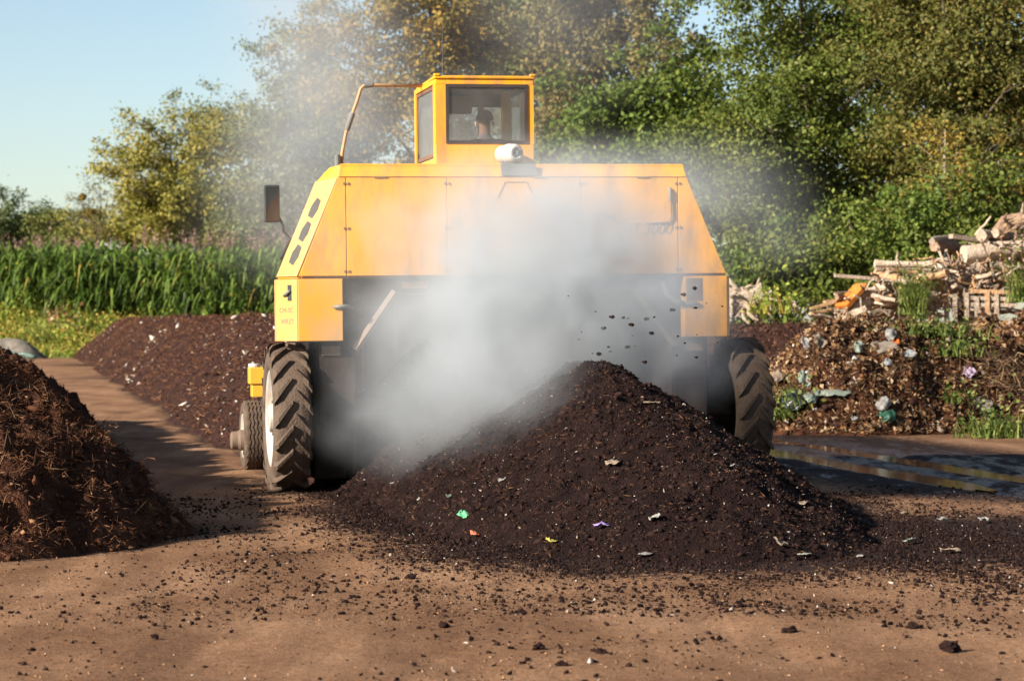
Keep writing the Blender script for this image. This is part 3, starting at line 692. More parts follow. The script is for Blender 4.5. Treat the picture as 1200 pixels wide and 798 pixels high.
for u, v, lab in [(1168, 448, 'bundle of dry straw stalks on the right of the waste heap'), (1188, 462, 'loose dry stalks at the right edge of the waste heap')]:
    p = on_surface(u, v, F_green, 38, 46); P = rng.normal(0, 1, (150, 3)) * (.32, .25, .2) + np.array([p.x, p.y - .1, p.z + .12])
    o = strands('straw_bundle', P, rng.uniform(.3, .8, 150), rng.uniform(.006, .011, 150), M['twig'], flat=.5); tag(o, lab, 'straw', 'straw on the waste heap')

# ------------------------------------------------------------------ the windrow turner
T = empty('windrow_turner', OM, HEAD); T.rotation_euler = (0, -.0105, HEAD)
tag(T, 'big yellow self-propelled windrow turner with rooftop cab straddling the compost', 'windrow turner')
MT = Matrix.Translation(OM) @ Euler((0, -.0105, HEAD)).to_matrix().to_4x4()

rear = [(-2.45, 2.33), (-2.0, 3.41), (-1.97, 3.545), (1.82, 3.545), (1.85, 3.41), (2.30, 2.33)]
mid = [(-2.63, 2.33), (-2.20, 3.375), (-2.06, 3.525), (1.855, 3.55), (1.89, 3.41), (2.345, 2.33)]
V = [(x, -.585, z) for x, z in rear] + [(x, -.33, z) for x, z in mid] + [(x + (.55 if x < 0 else -.3), 2.25, z) for x, z in mid]
F = [(5, 4, 3, 2, 1, 0), (12, 13, 14, 15, 16, 17)]
for k in range(5): F.append((k, k + 1, k + 7, k + 6))
for k in (0, 1, 3, 4): F.append((k + 6, k + 7, k + 13, k + 12))
F += [(0, 6, 11, 5), (6, 12, 17, 11)]
hb = MB().add(V, F)
cx0, cx1, cyy0, cyy1 = -.86, .19, -.28, 1.2
for (x0, x1, y0, y1) in ((-1.60, cx0, -.33, 2.25), (cx1, 1.60, -.33, 2.25), (cx0, cx1, cyy1, 2.25)):
    hb.add([(x0, y0, 3.54), (x1, y0, 3.54), (x1, y1, 3.54), (x0, y1, 3.54)], [(0, 1, 2, 3)])
hull = hb.build('hull', M['paint'], T)
back = MB().prism([(-2.40, 2.335), (-1.985, 3.40), (1.83, 3.40), (2.25, 2.335)], -.60, -.59).build('seam_plate', M['seam'], T)
def xl(z): return -2.447 + (z - 2.33) / 1.08 * .447
def xr(z): return 2.297 - (z - 2.33) / 1.08 * .447
z0, z1 = 2.352, 3.402
MB().prism([(xl(z0), z0), (-1.925, z0), (-1.925, z1), (xl(z1), z1)], -.622, -.601).build('corner_panel', M['paint'], T, bevel=.004)
for a, b in ((-1.916, -.8255), (-.8185, .6605), (.6675, 1.7445)):
    MB().prism([(a, z0), (b, z0), (b, z1), (a, z1)], -.622, -.601).build('access_panel', M['paint'], T, bevel=.004)
MB().prism([(1.754, z0), (xr(z0), z0), (xr(z1), z1), (1.754, z1)], -.622, -.601).build('corner_panel', M['paint'], T, bevel=.004)
ts = MB(); ts.add([(-1.998, -.618, 3.414), (1.845, -.618, 3.414), (1.818, -.575, 3.555), (-1.968, -.575, 3.555), (-1.998, -.59, 3.414), (1.845, -.59, 3.414), (1.818, -.55, 3.555), (-1.968, -.55, 3.555)],
                 [(0, 1, 2, 3), (7, 6, 5, 4), (0, 4, 5, 1), (1, 5, 6, 2), (2, 6, 7, 3), (3, 7, 4, 0)])
ts.build('top_strip', M['paint'], T, bevel=.004)
# chamfer plate; dark raised plates give the shade of three slanted openings as colour
A_, B_, C_, D_ = Vector((-2.447, -.600, 2.345)), Vector((-2.64, -.33, 2.345)), Vector((-2.205, -.33, 3.37)), Vector((-2.0, -.600, 3.40))
nrm = ((B_ - A_).cross(D_ - A_)).normalized()
if nrm.y > 0: nrm = -nrm
q = [A_, B_, C_, D_]; MB().add([p + nrm * .004 for p in q] + [p + nrm * .016 for p in q], [(3, 2, 1, 0), (4, 5, 6, 7), (0, 1, 5, 4), (1, 2, 6, 5), (2, 3, 7, 6), (3, 0, 4, 7)]).build('corner_plate', M['paint_film'], T, bevel=.003)
def cham(s, t): return (A_ * (1 - s) + B_ * s) * (1 - t) + (D_ * (1 - s) + C_ * s) * t
for t0 in (.12, .36, .60):
    ps = [cham(.40, t0 - .005), cham(.66, t0 + .03), cham(.68, t0 + .13), cham(.56, t0 + .215), cham(.34, t0 + .18), cham(.30, t0 + .08)]
    n = len(ps); MB().add([p + nrm * .012 for p in ps] + [p + nrm * .020 for p in ps], [tuple(range(n)), tuple(range(2 * n - 1, n - 1, -1))] + [(i, (i + 1) % n, (i + 1) % n + n, i + n) for i in range(n)]).build('vent_slot', M['slot'], T)
# hinges along the panel joints, latch rail, outlined badge
for x in (-1.919, -.822, .664, 1.748):
    for z in (3.34, 2.86, 2.40):
        h = MB().box(x - .032, x - .012, -.634, -.621, z - .014, z + .014).box(x + .012, x + .032, -.634, -.621, z - .014, z + .014)
        h.build('hinge', M['seam'], T, bevel=.003)
for x in (-1.55, .20, 1.35):
    MB().box(x - .07, x + .07, -.636, -.616, 3.40, 3.418).build('strip_hinge', M['seam'], T, bevel=.003)
MB().tube([(1.655, -.645, 3.27), (1.662, -.645, 3.12), (1.668, -.645, 2.975), (1.64, -.640, 2.915), (1.38, -.632, 2.905)], .011, 8).build('latch_rail', M['seam'], T, True)
MB().tube([(1.655, -.632, 3.29), (1.655, -.648, 3.26), (1.658, -.648, 3.17), (1.658, -.632, 3.15)], .016, 8).build('handle', M['greymetal'], T, True)
MB().tube([(-.27, -.627, 3.19), (-.185, -.627, 3.355), (.055, -.627, 3.355), (.145, -.627, 3.17)], .006, 6).build('badge_outline', M['seam'], T)
def text(s, loc, size, parent, shear=0.0, m='ink', name='lettering', rot=(R(90), 0, 0), ext=.0015):
    c = bpy.data.curves.new(name, 'FONT'); c.body = s; c.size = size; c.shear = shear; c.extrude = ext
    tmp = bpy.data.objects.new('t', c); COL.objects.link(tmp); dg = bpy.context.evaluated_depsgraph_get()
    me = bpy.data.meshes.new_from_object(tmp.evaluated_get(dg)); bpy.data.objects.remove(tmp)
    o = link(name, me, M[m], parent); me.materials.clear(); me.materials.append(M[m]); o.location = loc; o.rotation_euler = rot; return o
text('3000', (1.345, -.6245, 2.785), .165, T, .3)
text('ST', (1.15, -.6245, 2.80), .15, T, .3)
text('TIM', (.80, -.6245, 2.91), .15, T)

# lower boxes beside the throat
MB().plan([(-1.965, -.62), (-2.447, -.62), (-2.65, -.335), (-2.65, -.12), (-1.965, -.12)][::-1], 1.655, 2.322).build('side_box', M['paint_dirty'], T, bevel=.008)
MB().plan([(1.815, -.62), (2.30, -.62), (2.345, -.55), (2.345, .25), (1.815, .25)], 1.655, 2.322).build('side_box', M['paint'], T, bevel=.008)
# corner strip of the left box in the dusty highlight colour: slotted latch and two small lines of faded print
a0 = Vector((-2.447, -.62, 0)); b0 = Vector((-2.65, -.335, 0)); n0 = Vector((-.815, -.58, 0)).normalized()
def strip_pt(s, z, off): p = a0.lerp(b0, s) + n0 * off; return Vector((p.x, p.y, z))
def strip_quad(name, s0, s1, za, zb, o0, o1, m):
    ps = [strip_pt(s0, za, o0), strip_pt(s1, za, o0), strip_pt(s1, zb, o0), strip_pt(s0, zb, o0)]; qs = [strip_pt(s0, za, o1), strip_pt(s1, za, o1), strip_pt(s1, zb, o1), strip_pt(s0, zb, o1)]
    return MB().add(ps + qs, [(3, 2, 1, 0), (4, 5, 6, 7), (0, 1, 5, 4), (1, 2, 6, 5), (2, 3, 7, 6), (3, 0, 4, 7)]).build(name, m, T)
strip_quad('corner_strip', .02, .98, 1.66, 2.318, .001, .007, M['paint_film'])
strip_quad('latch_slot', .27, .45, 2.09, 2.26, .006, .010, M['black'])
MB().tube([strip_pt(.30, 2.20, .02), strip_pt(.45, 2.165, .03), strip_pt(.62, 2.14, .02)], [.016, .02, .008], 8).build('latch_lever', M['greymetal'], T, True)
ang = math.atan2(b0.y - a0.y, b0.x - a0.x)
text('CM-SC', strip_pt(.84, 1.965, .0085), .075, T, rot=(R(90), 0, ang + math.pi))
text('WRZT', strip_pt(.78, 1.845, .0085), .075, T, rot=(R(90), 0, ang + math.pi))
# latch handles and hoses on the boxes
MB().tube([(-2.07, -.635, 2.02), (-1.95, -.66, 2.025), (-1.88, -.57, 2.015), (-1.84, -.48, 2.01)], [.016, .024, .022, .014], 8).build('hose_coupling', M['greymetal'], T, True)
MB().tube([(1.60, -.50, 2.26), (1.63, -.56, 2.12), (1.72, -.60, 2.04), (1.80, -.63, 2.02)], .03, 8).build('hose', M['greymetal'], T, True)
MB().box(1.825, 1.95, -.66, -.621, 2.00, 2.045).build('latch_plate', M['greymetal'], T, bevel=.006)
MB().plan([(1.84, -.6225), (2.02, -.6225), (2.02, -.6205), (1.84, -.6205)], 2.05, 2.30).build('scuff_plate', M['throat'], T)

# throat: the frame the windrow passes through
out = [(-2.2, .80), (-2.2, 1.65), (-1.96, 1.65), (-1.96, 2.32), (1.81, 2.32), (1.81, 1.65), (2.1, 1.65), (2.1, .60)]
inn = [(-1.82, .50), (-1.82, 1.58), (-1.38, 2.17), (-1.38, 2.17), (1.30, 2.17), (1.30, 2.17), (1.74, 1.58), (1.74, .36)]
th = MB()
for y in (-.45, -.41):
    pass
V = [(x, -.45, z) for x, z in out] + [(x, -.45, z) for x, z in inn] + [(x, -.42, z) for x, z in out] + [(x, -.42, z) for x, z in inn]
F = []
for k in range(7):
    F += [(k, k + 1, k + 9, k + 8), (k + 16, k + 24, k + 25, k + 17), (k + 8, k + 9, k + 25, k + 24), (k, k + 16, k + 17, k + 1)]
MB().add(V, F).build('throat_plate', M['grime'], T)
for s, xs_ in ((-1, (-1.82, -1.38)), (1, (1.74, 1.30))):
    MB().tube([(xs_[0], -.50, 1.56), (xs_[1], -.50, 2.18)], .045, 4).build('throat_brace', M['throat'], T)
    x0 = -1.85 if s < 0 else 1.72
    MB().box(x0, x0 + .05, -.41, 2.1, .22, 2.30).build('throat_wall', M['grime'], T)
    lx0, lx1 = (-2.26, -1.90) if s < 0 else (1.80, 2.16)
    MB().box(lx0, lx1, -.30, 2.1, .16, 1.64).build('leg_housing', M['pit'], T, bevel=.02)
    MB().box((-2.18 if s < 0 else 1.86), (-1.98 if s < 0 else 2.06), -.475, -.452, 1.50, 1.60).build('warning_plate', M['throat'], T)
MB().box(-1.79, 1.71, -.41, 2.1, 2.18, 2.30).build('throat_roof', M['grime'], T)
for k in range(9):                                  # rubber curtain at the front of the throat
    xa = -1.78 + k * .388; MB().box(xa, xa + .375, 2.02 + .01 * (k % 2), 2.035 + .01 * (k % 2), .75, 2.17).build('curtain_strip', M['black'], T)
MB().box(-1.30, -1.02, -.462, -.452, 2.215, 2.285).build('warning_plate', M['paint_dirty'], T)
drum = MB().lathe([(-1.8, .01), (-1.8, .3), (1.70, .3), (1.70, .01)], 28).xf(Matrix.Translation((0, .9, .78))).build('drum', M['grime'], T)
for k in range(22):
    a = k * 2.4; x = -1.7 + k * .158
    pd = MB().box(-.06, .06, -.012, .012, .29, .52).xf(Matrix.Translation((x, .9, .78)) @ Matrix.Rotation(a, 4, 'X') @ Matrix.Rotation(.5, 4, 'Z')); pd.build('paddle', M['grime'], drum)

# ---- wheels
def rear_wheel(cx, flip):
    Rr, W2 = .815, .19
    prof = [(-.145, .50), (-.185, .53), (-.205, .60), (-.200, .68), (-.185, .745), (-.16, .772), (-.08, .782), (0, .785), (.08, .782), (.16, .772), (.185, .745), (.200, .68), (.205, .60), (.185, .53), (.145, .50)]
    w = MB().lathe(prof, 64).build('wheel', M['rubber'], T, True)
    w.location = (cx, 0, Rr)
    s = -1 if flip else 1                            # outer side is -x on the left
    rp = [(-.15, .535), (-.175, .54), (-.18, .52), (-.155, .495), (-.12, .48), (-.085, .43), (-.08, .36), (-.10, .30), (-.125, .20), (-.125, .02)]
    rm = MB().lathe([(x * s, r) for x, r in rp], 56).build('rim', M['rim'], w, True)
    hb_ = MB().lathe([(-.125 * s, .16), (-.19 * s, .15), (-.20 * s, .10), (-.20 * s, .01)], 24).build('hub', M['rim'], w)
    for k in range(8):
        a = k * math.pi / 4
        MB().lathe([(-.12 * s, .001), (-.12 * s, .02), (-.145 * s, .02), (-.145 * s, .001)], 6).xf(Matrix.Translation((0, .25 * math.cos(a), .25 * math.sin(a)))).build('wheel_nut', M['greymetal'], w)
    lug = None; NL = 19
    for k in range(NL * 2):
        side = 1 if k % 2 else -1
        if lug is None:
            lug = {}
        if side not in lug:
            m_ = MB(); secs = []
            for t in np.linspace(0, 1, 6):
                x = side * (.012 + .192 * t); ang0 = .30 * t                     # chevron bar sweeping back to the shoulder
                top = .826 - .006 * t if t < .9 else .79; bot = .76 - (.05 if t > .9 else 0); hw = .030 + .014 * t
                secs.append([(x, ang0 - hw / .8, bot), (x, ang0 - hw * .62 / .8, top), (x, ang0 + hw * .62 / .8, top), (x, ang0 + hw / .8, bot)])
            vs = [(x, -r * math.sin(a), r * math.cos(a)) for sec in secs for x, a, r in sec]; fs = []
            for i in range(5):
                fs += [(i * 4 + j, i * 4 + (j + 1) % 4, i * 4 + 4 + (j + 1) % 4, i * 4 + 4 + j) for j in range(4)]
            fs += [(3, 2, 1, 0), (20, 21, 22, 23)]
            lug[side] = m_.add(vs, fs).mesh('lug')
        o = link('lug', lug[side], M['lug'], w); o.rotation_euler = ((k / 2) * 2 * math.pi / NL, 0, 0)
    return w
rear_wheel(-2.52, False); rear_wheel(2.60, True)
MB().lathe([(-2.4, .07), (-1.8, .07)], 16).xf(Matrix.Translation((0, 0, .815))).build('axle', M['grime'], T)
MB().lathe([(1.8, .07), (2.5, .07)], 16).xf(Matrix.Translation((0, 0, .815))).build('axle', M['grime'], T)

def front_wheel(cx, s):
    r0 = .445
    w = MB().lathe([(-.10, .26), (-.135, .29), (-.145, .35), (-.135, .40), (-.115, .425), (0, .43), (.115, .425), (.135, .40), (.145, .35), (.135, .29), (.10, .26)], 56).build('wheel', M['rubber'], T, True)
    w.location = (cx, 4.0, r0)
    MB().lathe([(-.10 * s, .28), (-.135 * s, .275), (-.13 * s, .25), (-.08 * s, .22), (-.06 * s, .14), (-.06 * s, .01)], 40).build('rim', M['rim'], w, True)
    MB().lathe([(-.05 * s, .13), (-.17 * s, .13), (-.20 * s, .115), (-.27 * s, .11), (-.285 * s, .08), (-.285 * s, .01)], 28).xf(Matrix.Translation((0, -.02, -.05))).build('hub', M['throat'], w)
    for j, xo in enumerate((-.092, -.046, 0, .046, .092)):            # zigzag tread ribs
        n = 44; vs = []; fs = []
        for i in range(n):
            a = 2 * math.pi * i / n; dx = .009 * (1 if i % 2 else -1)
            for (x, r) in ((xo + dx - .016, .42), (xo + dx - .014, .447 - abs(xo) * .05), (xo + dx + .014, .447 - abs(xo) * .05), (xo + dx + .016, .42)):
                vs.append((x, r * math.cos(a), r * math.sin(a)))
        for i in range(n):
            for k in range(3): fs.append((i * 4 + k, i * 4 + k + 1, ((i + 1) % n) * 4 + k + 1, ((i + 1) % n) * 4 + k))
        MB().add(vs, fs).build('tread_rib', M['lug'], w)
    for k in range(8):
        a = k * math.pi / 4; MB().lathe([(-.06 * s, .001), (-.06 * s, .016), (-.08 * s, .016), (-.08 * s, .001)], 6).xf(Matrix.Translation((0, .18 * math.cos(a), .18 * math.sin(a)))).build('wheel_nut', M['greymetal'], w)
for cx, s in ((-2.52, 1), (2.52, -1)):
    front_wheel(cx, s)
    MB().box(cx - .05, cx + .45, 3.86, 4.14, 1.09, 1.30).build('front_beam', M['paint_lemon'], T, bevel=.012) if s > 0 else MB().box(cx - .45, cx + .05, 3.86, 4.14, 1.09, 1.30).build('front_beam', M['paint_lemon'], T, bevel=.012)
    MB().box(cx - .02, cx + .14, 3.88, 4.12, .93, 1.08).build('fork_head', M['paint_lemon'], T, bevel=.01)
    MB().tube([(cx + .02, 3.98, 1.30), (cx + .02, 3.98, 1.345)], .075, 18).build('fork_cap', M['filter'], T, bevel=.008)
    MB().box(cx - .01 + s * .17, cx + .03 + s * .17, 3.93, 4.07, .35, .95).build('fork_leg', M['paint_lemon'], T, bevel=.008)
    MB().box(cx + s * .30 - .09, cx + s * .30 + .09, 2.0, 3.9, 1.08, 1.29).build('front_arm', M['paint_lemon'], T, bevel=.01)

# ---- cab
yb = -.30
P_ = M['paint']
MB().box(-.886, .208, yb, yb + .07, 3.55, 3.795).build('cab_rear_panel', P_, T, bevel=.008)
MB().box(-.886, .208, yb, yb + .07, 4.438, 4.500).build('cab_header', P_, T, bevel=.008)
MB().box(-.886, -.770, yb + .001, yb + .069, 3.794, 4.439).build('cab_post', P_, T)
MB().box(.138, .208, yb + .001, yb + .069, 3.794, 4.439).build('cab_post', P_, T)
MB().plan([(-.90, yb - .02), (.222, yb - .02), (.20, 1.22), (-.86, 1.22)], 4.500, 4.535).build('cab_roof', P_, T, bevel=.012)
MB().box(.17, .225, yb - .03, yb + .05, 4.53, 4.556).build('roof_lug', P_, T, bevel=.006)
MB().box(-.90, -.84, yb - .03, yb + .05, 4.53, 4.556).build('roof_lug', P_, T, bevel=.006)
def frame4(x0, x1, za, zb, y0, y1, w, name, m, parent):
    b = MB(); b.box(x0, x1, y0, y1, za, za + w); b.box(x0, x1, y0, y1, zb - w, zb); b.box(x0, x0 + w, y0, y1, za + w, zb - w); b.box(x1 - w, x1, y0, y1, za + w, zb - w)
    return b.build(name, m, parent)
rw = frame4(-.772, .140, 3.793, 4.441, yb - .012, yb + .03, .034, 'rear_window', M['gasket'], T)
MB().box(-.740, .108, yb + .006, yb + .012, 3.826, 4.408).build('pane', M['glass'], rw)
# left side: door frame and glass, right side with wide post, front frame
for sx, nm in ((-.886, 'l'), (.168, 'r')):
    MB().box(sx, sx + .04, 1.10, 1.20, 3.55, 4.50).build('cab_post', P_, T)
    MB().box(sx, sx + .04, yb + .07, 1.10, 4.45, 4.50).build('cab_rail', P_, T)
    MB().box(sx, sx + .04, yb + .07, 1.10, 3.55, 3.64).build('cab_rail', P_, T)
    MB().box(sx + .001, sx + .039, yb + .07, yb + .17, 3.64, 4.45).build('cab_post', P_, T)
    sw = MB(); 
    for ya, yb2, za, zb in ((yb + .20, 1.06, 3.66, 3.70), (yb + .20, 1.06, 4.40, 4.44), (yb + .20, yb + .235, 3.70, 4.40), (1.025, 1.06, 3.70, 4.40)): sw.box(sx + .008, sx + .032, ya, yb2, za, zb)
    so = sw.build('side_door', M['cabin'] if nm == 'l' else M['gasket'], T)
    MB().box(sx + .017, sx + .022, yb + .235, 1.025, 3.70, 4.40).build('pane', M['glass'], so)
MB().box(.03, .125, .62, .70, 3.55, 4.45).build('inner_post', M['paint_lemon'], T, bevel=.01)
MB().box(-.15, -.09, 1.12, 1.18, 3.60, 4.45).build('windscreen_post', M['cabin'], T)
MB().box(-.84, .16, 1.101, 1.199, 4.34, 4.499).build('cab_front_header', M['cabin'], T)
MB().box(-.84, .16, 1.10, 1.20, 3.54, 3.66).build('cab_front_panel', P_, T)
fw = frame4(-.84, .16, 3.66, 4.34, 1.13, 1.17, .03, 'windscreen', M['gasket'], T); MB().box(-.81, .13, 1.147, 1.153, 3.69, 4.31).build('pane', M['glass'], fw)
MB().box(-.55, -.25, .98, 1.06, 4.22, 4.43).build('sun_visor', M['cabin'], T, bevel=.015)
MB().box(-.84, .16, -.2, 1.1, 4.47, 4.499).build('cab_ceiling', M['cabin'], T)
MB().box(-.84, .16, -.22, 1.1, 2.86, 2.90).build('cab_floor', M['cabin'], T)
MB().tube([(-.74, .9, 3.95), (-.62, .95, 4.25)], .012, 6).build('wiper_arm', M['black'], T)
st = MB().box(-.45, .02, .28, .80, 3.22, 3.36).build('seat', M['seat'], T, bevel=.05, seg=3)
MB().box(-.43, .0, .16, .28, 3.36, 3.88).build('backrest', M['seat'], st, bevel=.05, seg=3)
MB().box(-.30, -.12, .45, .65, 2.90, 3.22).build('seat_base', M['black'], st, bevel=.02)
wheel_pts = [(-.215 + .17 * math.cos(a), .98 + .05 * math.sin(a), 3.62 + .13 * math.sin(a)) for a in np.linspace(0, 2 * math.pi, 25)]
MB().tube(wheel_pts, .014, 8, cap=False).build('steering_wheel', M['black'], T, True)
MB().tube([(-.215, 1.08, 3.1), (-.215, .98, 3.62)], .025, 8).build('steering_column', M['black'], T)
MB().tube([(-.70, .3, 4.53), (-.70, .3, 4.62), (-.70, .28, 5.15)], [.008, .006, .003], 6).build('aerial', M['black'], T)
# curved pipe from the hull to the cab roof, with a clamp
pts = [(-1.815, .6, 3.54), (-1.80, .6, 3.75), (-1.755, .6, 3.97), (-1.69, .6, 4.16), (-1.625, .6, 4.33), (-1.585, .6, 4.46), (-1.555, .6, 4.495), (-1.50, .6, 4.505), (-.87, .64, 4.505)]
gp = MB().tube(pts, .020, 10).build('guard_pipe', M['pipe'], T, True)
MB().tube([(-1.745, .6, 4.00), (-1.68, .6, 4.19)], .032, 10).build('pipe_clamp', M['greymetal'], gp)
MB().tube([(-1.545, .6, 4.498), (-1.45, .6, 4.508)], .028, 10).build('pipe_clamp', M['greymetal'], gp)
MB().tube([(-1.86, .55, 3.54), (-1.86, .55, 3.72)], .035, 10).build('pipe_socket', M['greymetal'], gp)
# air cleaner on its grey bracket
af = MB().lathe([(-.17, .01), (-.17, .085), (-.155, .098), (-.02, .100), (-.015, .108), (.0, .110), (.015, .108), (.02, .104), (.12, .100), (.15, .082), (.155, .055), (.15, .050), (.13, .048), (.13, .01)], 32)
af.xf(Matrix.Translation((-.10, -.48, 3.672)) @ Matrix.Rotation(R(-70), 4, 'Z')).build('air_cleaner', M['filter'], T, True)
MB().tube([(-.025, -.63, 3.67), (-.018, -.648, 3.67)], .035, 16).build('cleaner_cap', M['greymetal'], T)
MB().prism([(-.225, 3.425), (.185, 3.425), (.145, 3.553), (-.235, 3.553)], -.642, -.622).build('cleaner_bracket', M['greymetal'], T, bevel=.004)
MB().box(-.20, .0, -.56, -.40, 3.55, 3.575).build('cleaner_foot', M['greymetal'], T)
# mirror on its stay
mr = MB().box(-2.53, -2.345, 2.16, 2.22, 3.03, 3.47).build('mirror', M['black'], T, bevel=.02)
mg = bpy.data.materials.new('mirror_glass'); mg.use_nodes = True; mb_ = mg.node_tree.nodes['Principled BSDF']; mb_.inputs['Metallic'].default_value = 1; mb_.inputs['Roughness'].default_value = .08; mb_.inputs['Base Color'].default_value = (.05, .05, .055, 1)
MB().box(-2.515, -2.36, 2.154, 2.159, 3.05, 3.45).build('mirror_glass', mg, mr)
MB().tube([(-2.36, 2.19, 3.10), (-2.31, 2.2, 3.0), (-2.30, 2.2, 2.92), (-2.22, 2.2, 2.84), (-2.35, 2.1, 2.60)], .017, 8).build('mirror_stay', M['black'], T, True)

# ---- the driver, seen from behind through the rear window
def skin_body(name, joints, edges, m, sub=2):
    me = bpy.data.meshes.new(name); me.from_pydata([j[0] for j in joints], edges, []); me.update()
    o = link(name, me, m); o.modifiers.new('skin', 'SKIN').use_smooth_shade = True
    for i, sv in enumerate(me.skin_vertices[0].data):
        r = joints[i][1]; sv.radius = r if hasattr(r, '__len__') else (r, r); sv.use_root = (i == 0)
    s = o.modifiers.new('subdivision', 'SUBSURF'); s.levels = sub; s.render_levels = sub; return o
cxp, cyp = -.20, .47
J = [((0, 0, 3.42), (.15, .11)), ((0, -.02, 3.60), (.15, .10)), ((0, -.02, 3.78), (.175, .105)), ((0, 0, 3.90), (.09, .08)), ((0, .01, 3.97), (.055, .055)),
     ((0, .02, 4.05), (.078, .088)), ((0, .015, 4.13), (.088, .102)), ((0, .01, 4.20), (.058, .07)),
     ((.19, -.01, 3.83), (.065, .065)), ((.25, .08, 3.60), (.05, .05)), ((.16, .36, 3.62), (.038, .038)), ((.15, .44, 3.65), (.04, .03)),
     ((-.19, -.01, 3.83), (.065, .065)), ((-.25, .08, 3.60), (.05, .05)), ((-.16, .36, 3.62), (.038, .038)), ((-.15, .44, 3.65), (.04, .03)),
     ((.10, .05, 3.42), (.095, .09)), ((.13, .42, 3.43), (.075, .075)), ((.13, .46, 3.02), (.05, .05)), ((.13, .58, 2.94), (.045, .035)),
     ((-.10, .05, 3.42), (.095, .09)), ((-.13, .42, 3.43), (.075, .075)), ((-.13, .46, 3.02), (.05, .05)), ((-.13, .58, 2.94), (.045, .035)), ((0, .115, 4.06), (.018, .022))]
EDG = [(0, 1), (1, 2), (2, 3), (3, 4), (4, 5), (5, 6), (6, 7), (2, 8), (8, 9), (9, 10), (10, 11), (2, 12), (12, 13), (13, 14), (14, 15), (0, 16), (16, 17), (17, 18), (18, 19), (0, 20), (20, 21), (21, 22), (22, 23), (5, 24)]
for s_, hand in ((1, 11), (-1, 15)):                 # fingers closed round the rim of the steering wheel
    for k in range(4):
        b = len(J); x0 = s_ * (.135 + .012 * k); J += [((x0, .47, 3.665 - .012 * k), (.009, .009)), ((x0, .50, 3.675 - .012 * k), (.008, .008)), ((x0, .505, 3.650 - .012 * k), (.007, .007))]; EDG += [(hand, b), (b, b + 1), (b + 1, b + 2)]
    b = len(J); J += [((s_ * .115, .46, 3.66), (.010, .010)), ((s_ * .105, .495, 3.67), (.009, .009))]; EDG += [(hand, b), (b, b + 1)]
M['clothes'] = mat('driver_skin_and_clothes', [(.3, (.10, .085, .09)), (.7, (.15, .12, .12))], 6, .9)
def skin_split(N, L, col, tc):
    sp_ = N.new('ShaderNodeSeparateXYZ'); L.new(tc.outputs['Object'], sp_.inputs[0])
    g_ = N.new('ShaderNodeMath'); g_.operation = 'GREATER_THAN'; g_.inputs[1].default_value = 3.955; L.new(sp_.outputs[2], g_.inputs[0])
    x_ = N.new('ShaderNodeMix'); x_.data_type = 'RGBA'; L.new(g_.outputs[0], x_.inputs[0]); L.new(col, x_.inputs[6]); x_.inputs[7].default_value = (.22, .12, .085, 1); return x_.outputs[2]
M['clothes'] = mat('driver_skin_and_clothes', [(.3, (.10, .085, .09)), (.7, (.15, .12, .12))], 6, .8, extra=skin_split)
per = skin_body('person', J, EDG, M['clothes']); per.matrix_world = MT @ Matrix.Translation((cxp, cyp, 0))
tag(per, 'driver in dark jacket seated in the cab, seen from behind', 'person')
hm = mat('short_brown_hair', [(.3, (.05, .032, .025)), (.7, (.09, .06, .045))], 40, .8, .6, 90)
hbm = bmesh.new(); bmesh.ops.create_uvsphere(hbm, u_segments=24, v_segments=16, radius=1)
bmesh.ops.delete(hbm, geom=[v for v in hbm.verts if v.co.z < -.25 or (v.co.y > .55 and v.co.z < .35)], context='VERTS')
for v in hbm.verts: v.co = Vector((v.co.x * .098, v.co.y * .112 - .002, v.co.z * .105 + 4.125))
hme = bpy.data.meshes.new('hair'); hbm.to_mesh(hme); hbm.free(); hme.polygons.foreach_set('use_smooth', np.ones(len(hme.polygons), dtype=bool))
hr = link('hair', hme, hm, per)
for s_ in (-1, 1):
    e = bmesh.new(); bmesh.ops.create_uvsphere(e, u_segments=10, v_segments=8, radius=1)
    for v in e.verts: v.co = Vector((v.co.x * .012 + s_ * .098, v.co.y * .022 + .015, v.co.z * .034 + 4.07))
    em = bpy.data.meshes.new('ear'); e.to_mesh(em); e.free(); link('ear', em, mat('ear_skin', [(.3, (.45, .26, .18)), (.7, (.5, .3, .2))], 9, .6), per)

# ------------------------------------------------------------------ the log pile behind the ridge
YL = 58.0
def lp(u, v, dy=0.0): return world_at(u, v, YL + dy)
def log(u0, v0, u1, v1, rad, m, label, name='log', cat='log', dy0=0.0, dy1=0.0, bend=.04, group='wood in the log pile', n=9, taper=.8):
    a = lp(u0, v0, dy0); b = lp(u1, v1, dy1); L_ = (b - a).length; k = 5
    pts = [a.lerp(b, i / k) + Vector((random.gauss(0, 1), random.gauss(0, 1), random.gauss(0, 1))) * bend * L_ * (1 if 0 < i < k else 0) * .5 for i in range(k + 1)]
    rs = [rad * (1 - (1 - taper) * i / k) * random.uniform(.9, 1.1) for i in range(k + 1)]
    c = a.copy(); mb = MB().tube([p - c for p in pts], rs, n, wob=.25)
    o = mb.build(name, M[m], None, True); o.location = c
    es = o.modifiers.new('edge', 'EDGE_SPLIT'); es.split_angle = R(50)
    return tag(o, label, cat, group)
def plank(u0, v0, u1, v1, th, m, label, name='plank', cat='plank', dy0=0.0, dy1=0.0, w=.16, group='wood in the log pile'):
    a = lp(u0, v0, dy0); b = lp(u1, v1, dy1); d = (b - a); L_ = d.length
    o = MB().box(0, L_, -w / 2, w / 2, -th / 2, th / 2).build(name, M[m], None, bevel=.006)
    o.location = a; o.rotation_euler = d.to_track_quat('X', 'Z').to_euler(); return tag(o, label, cat, group)
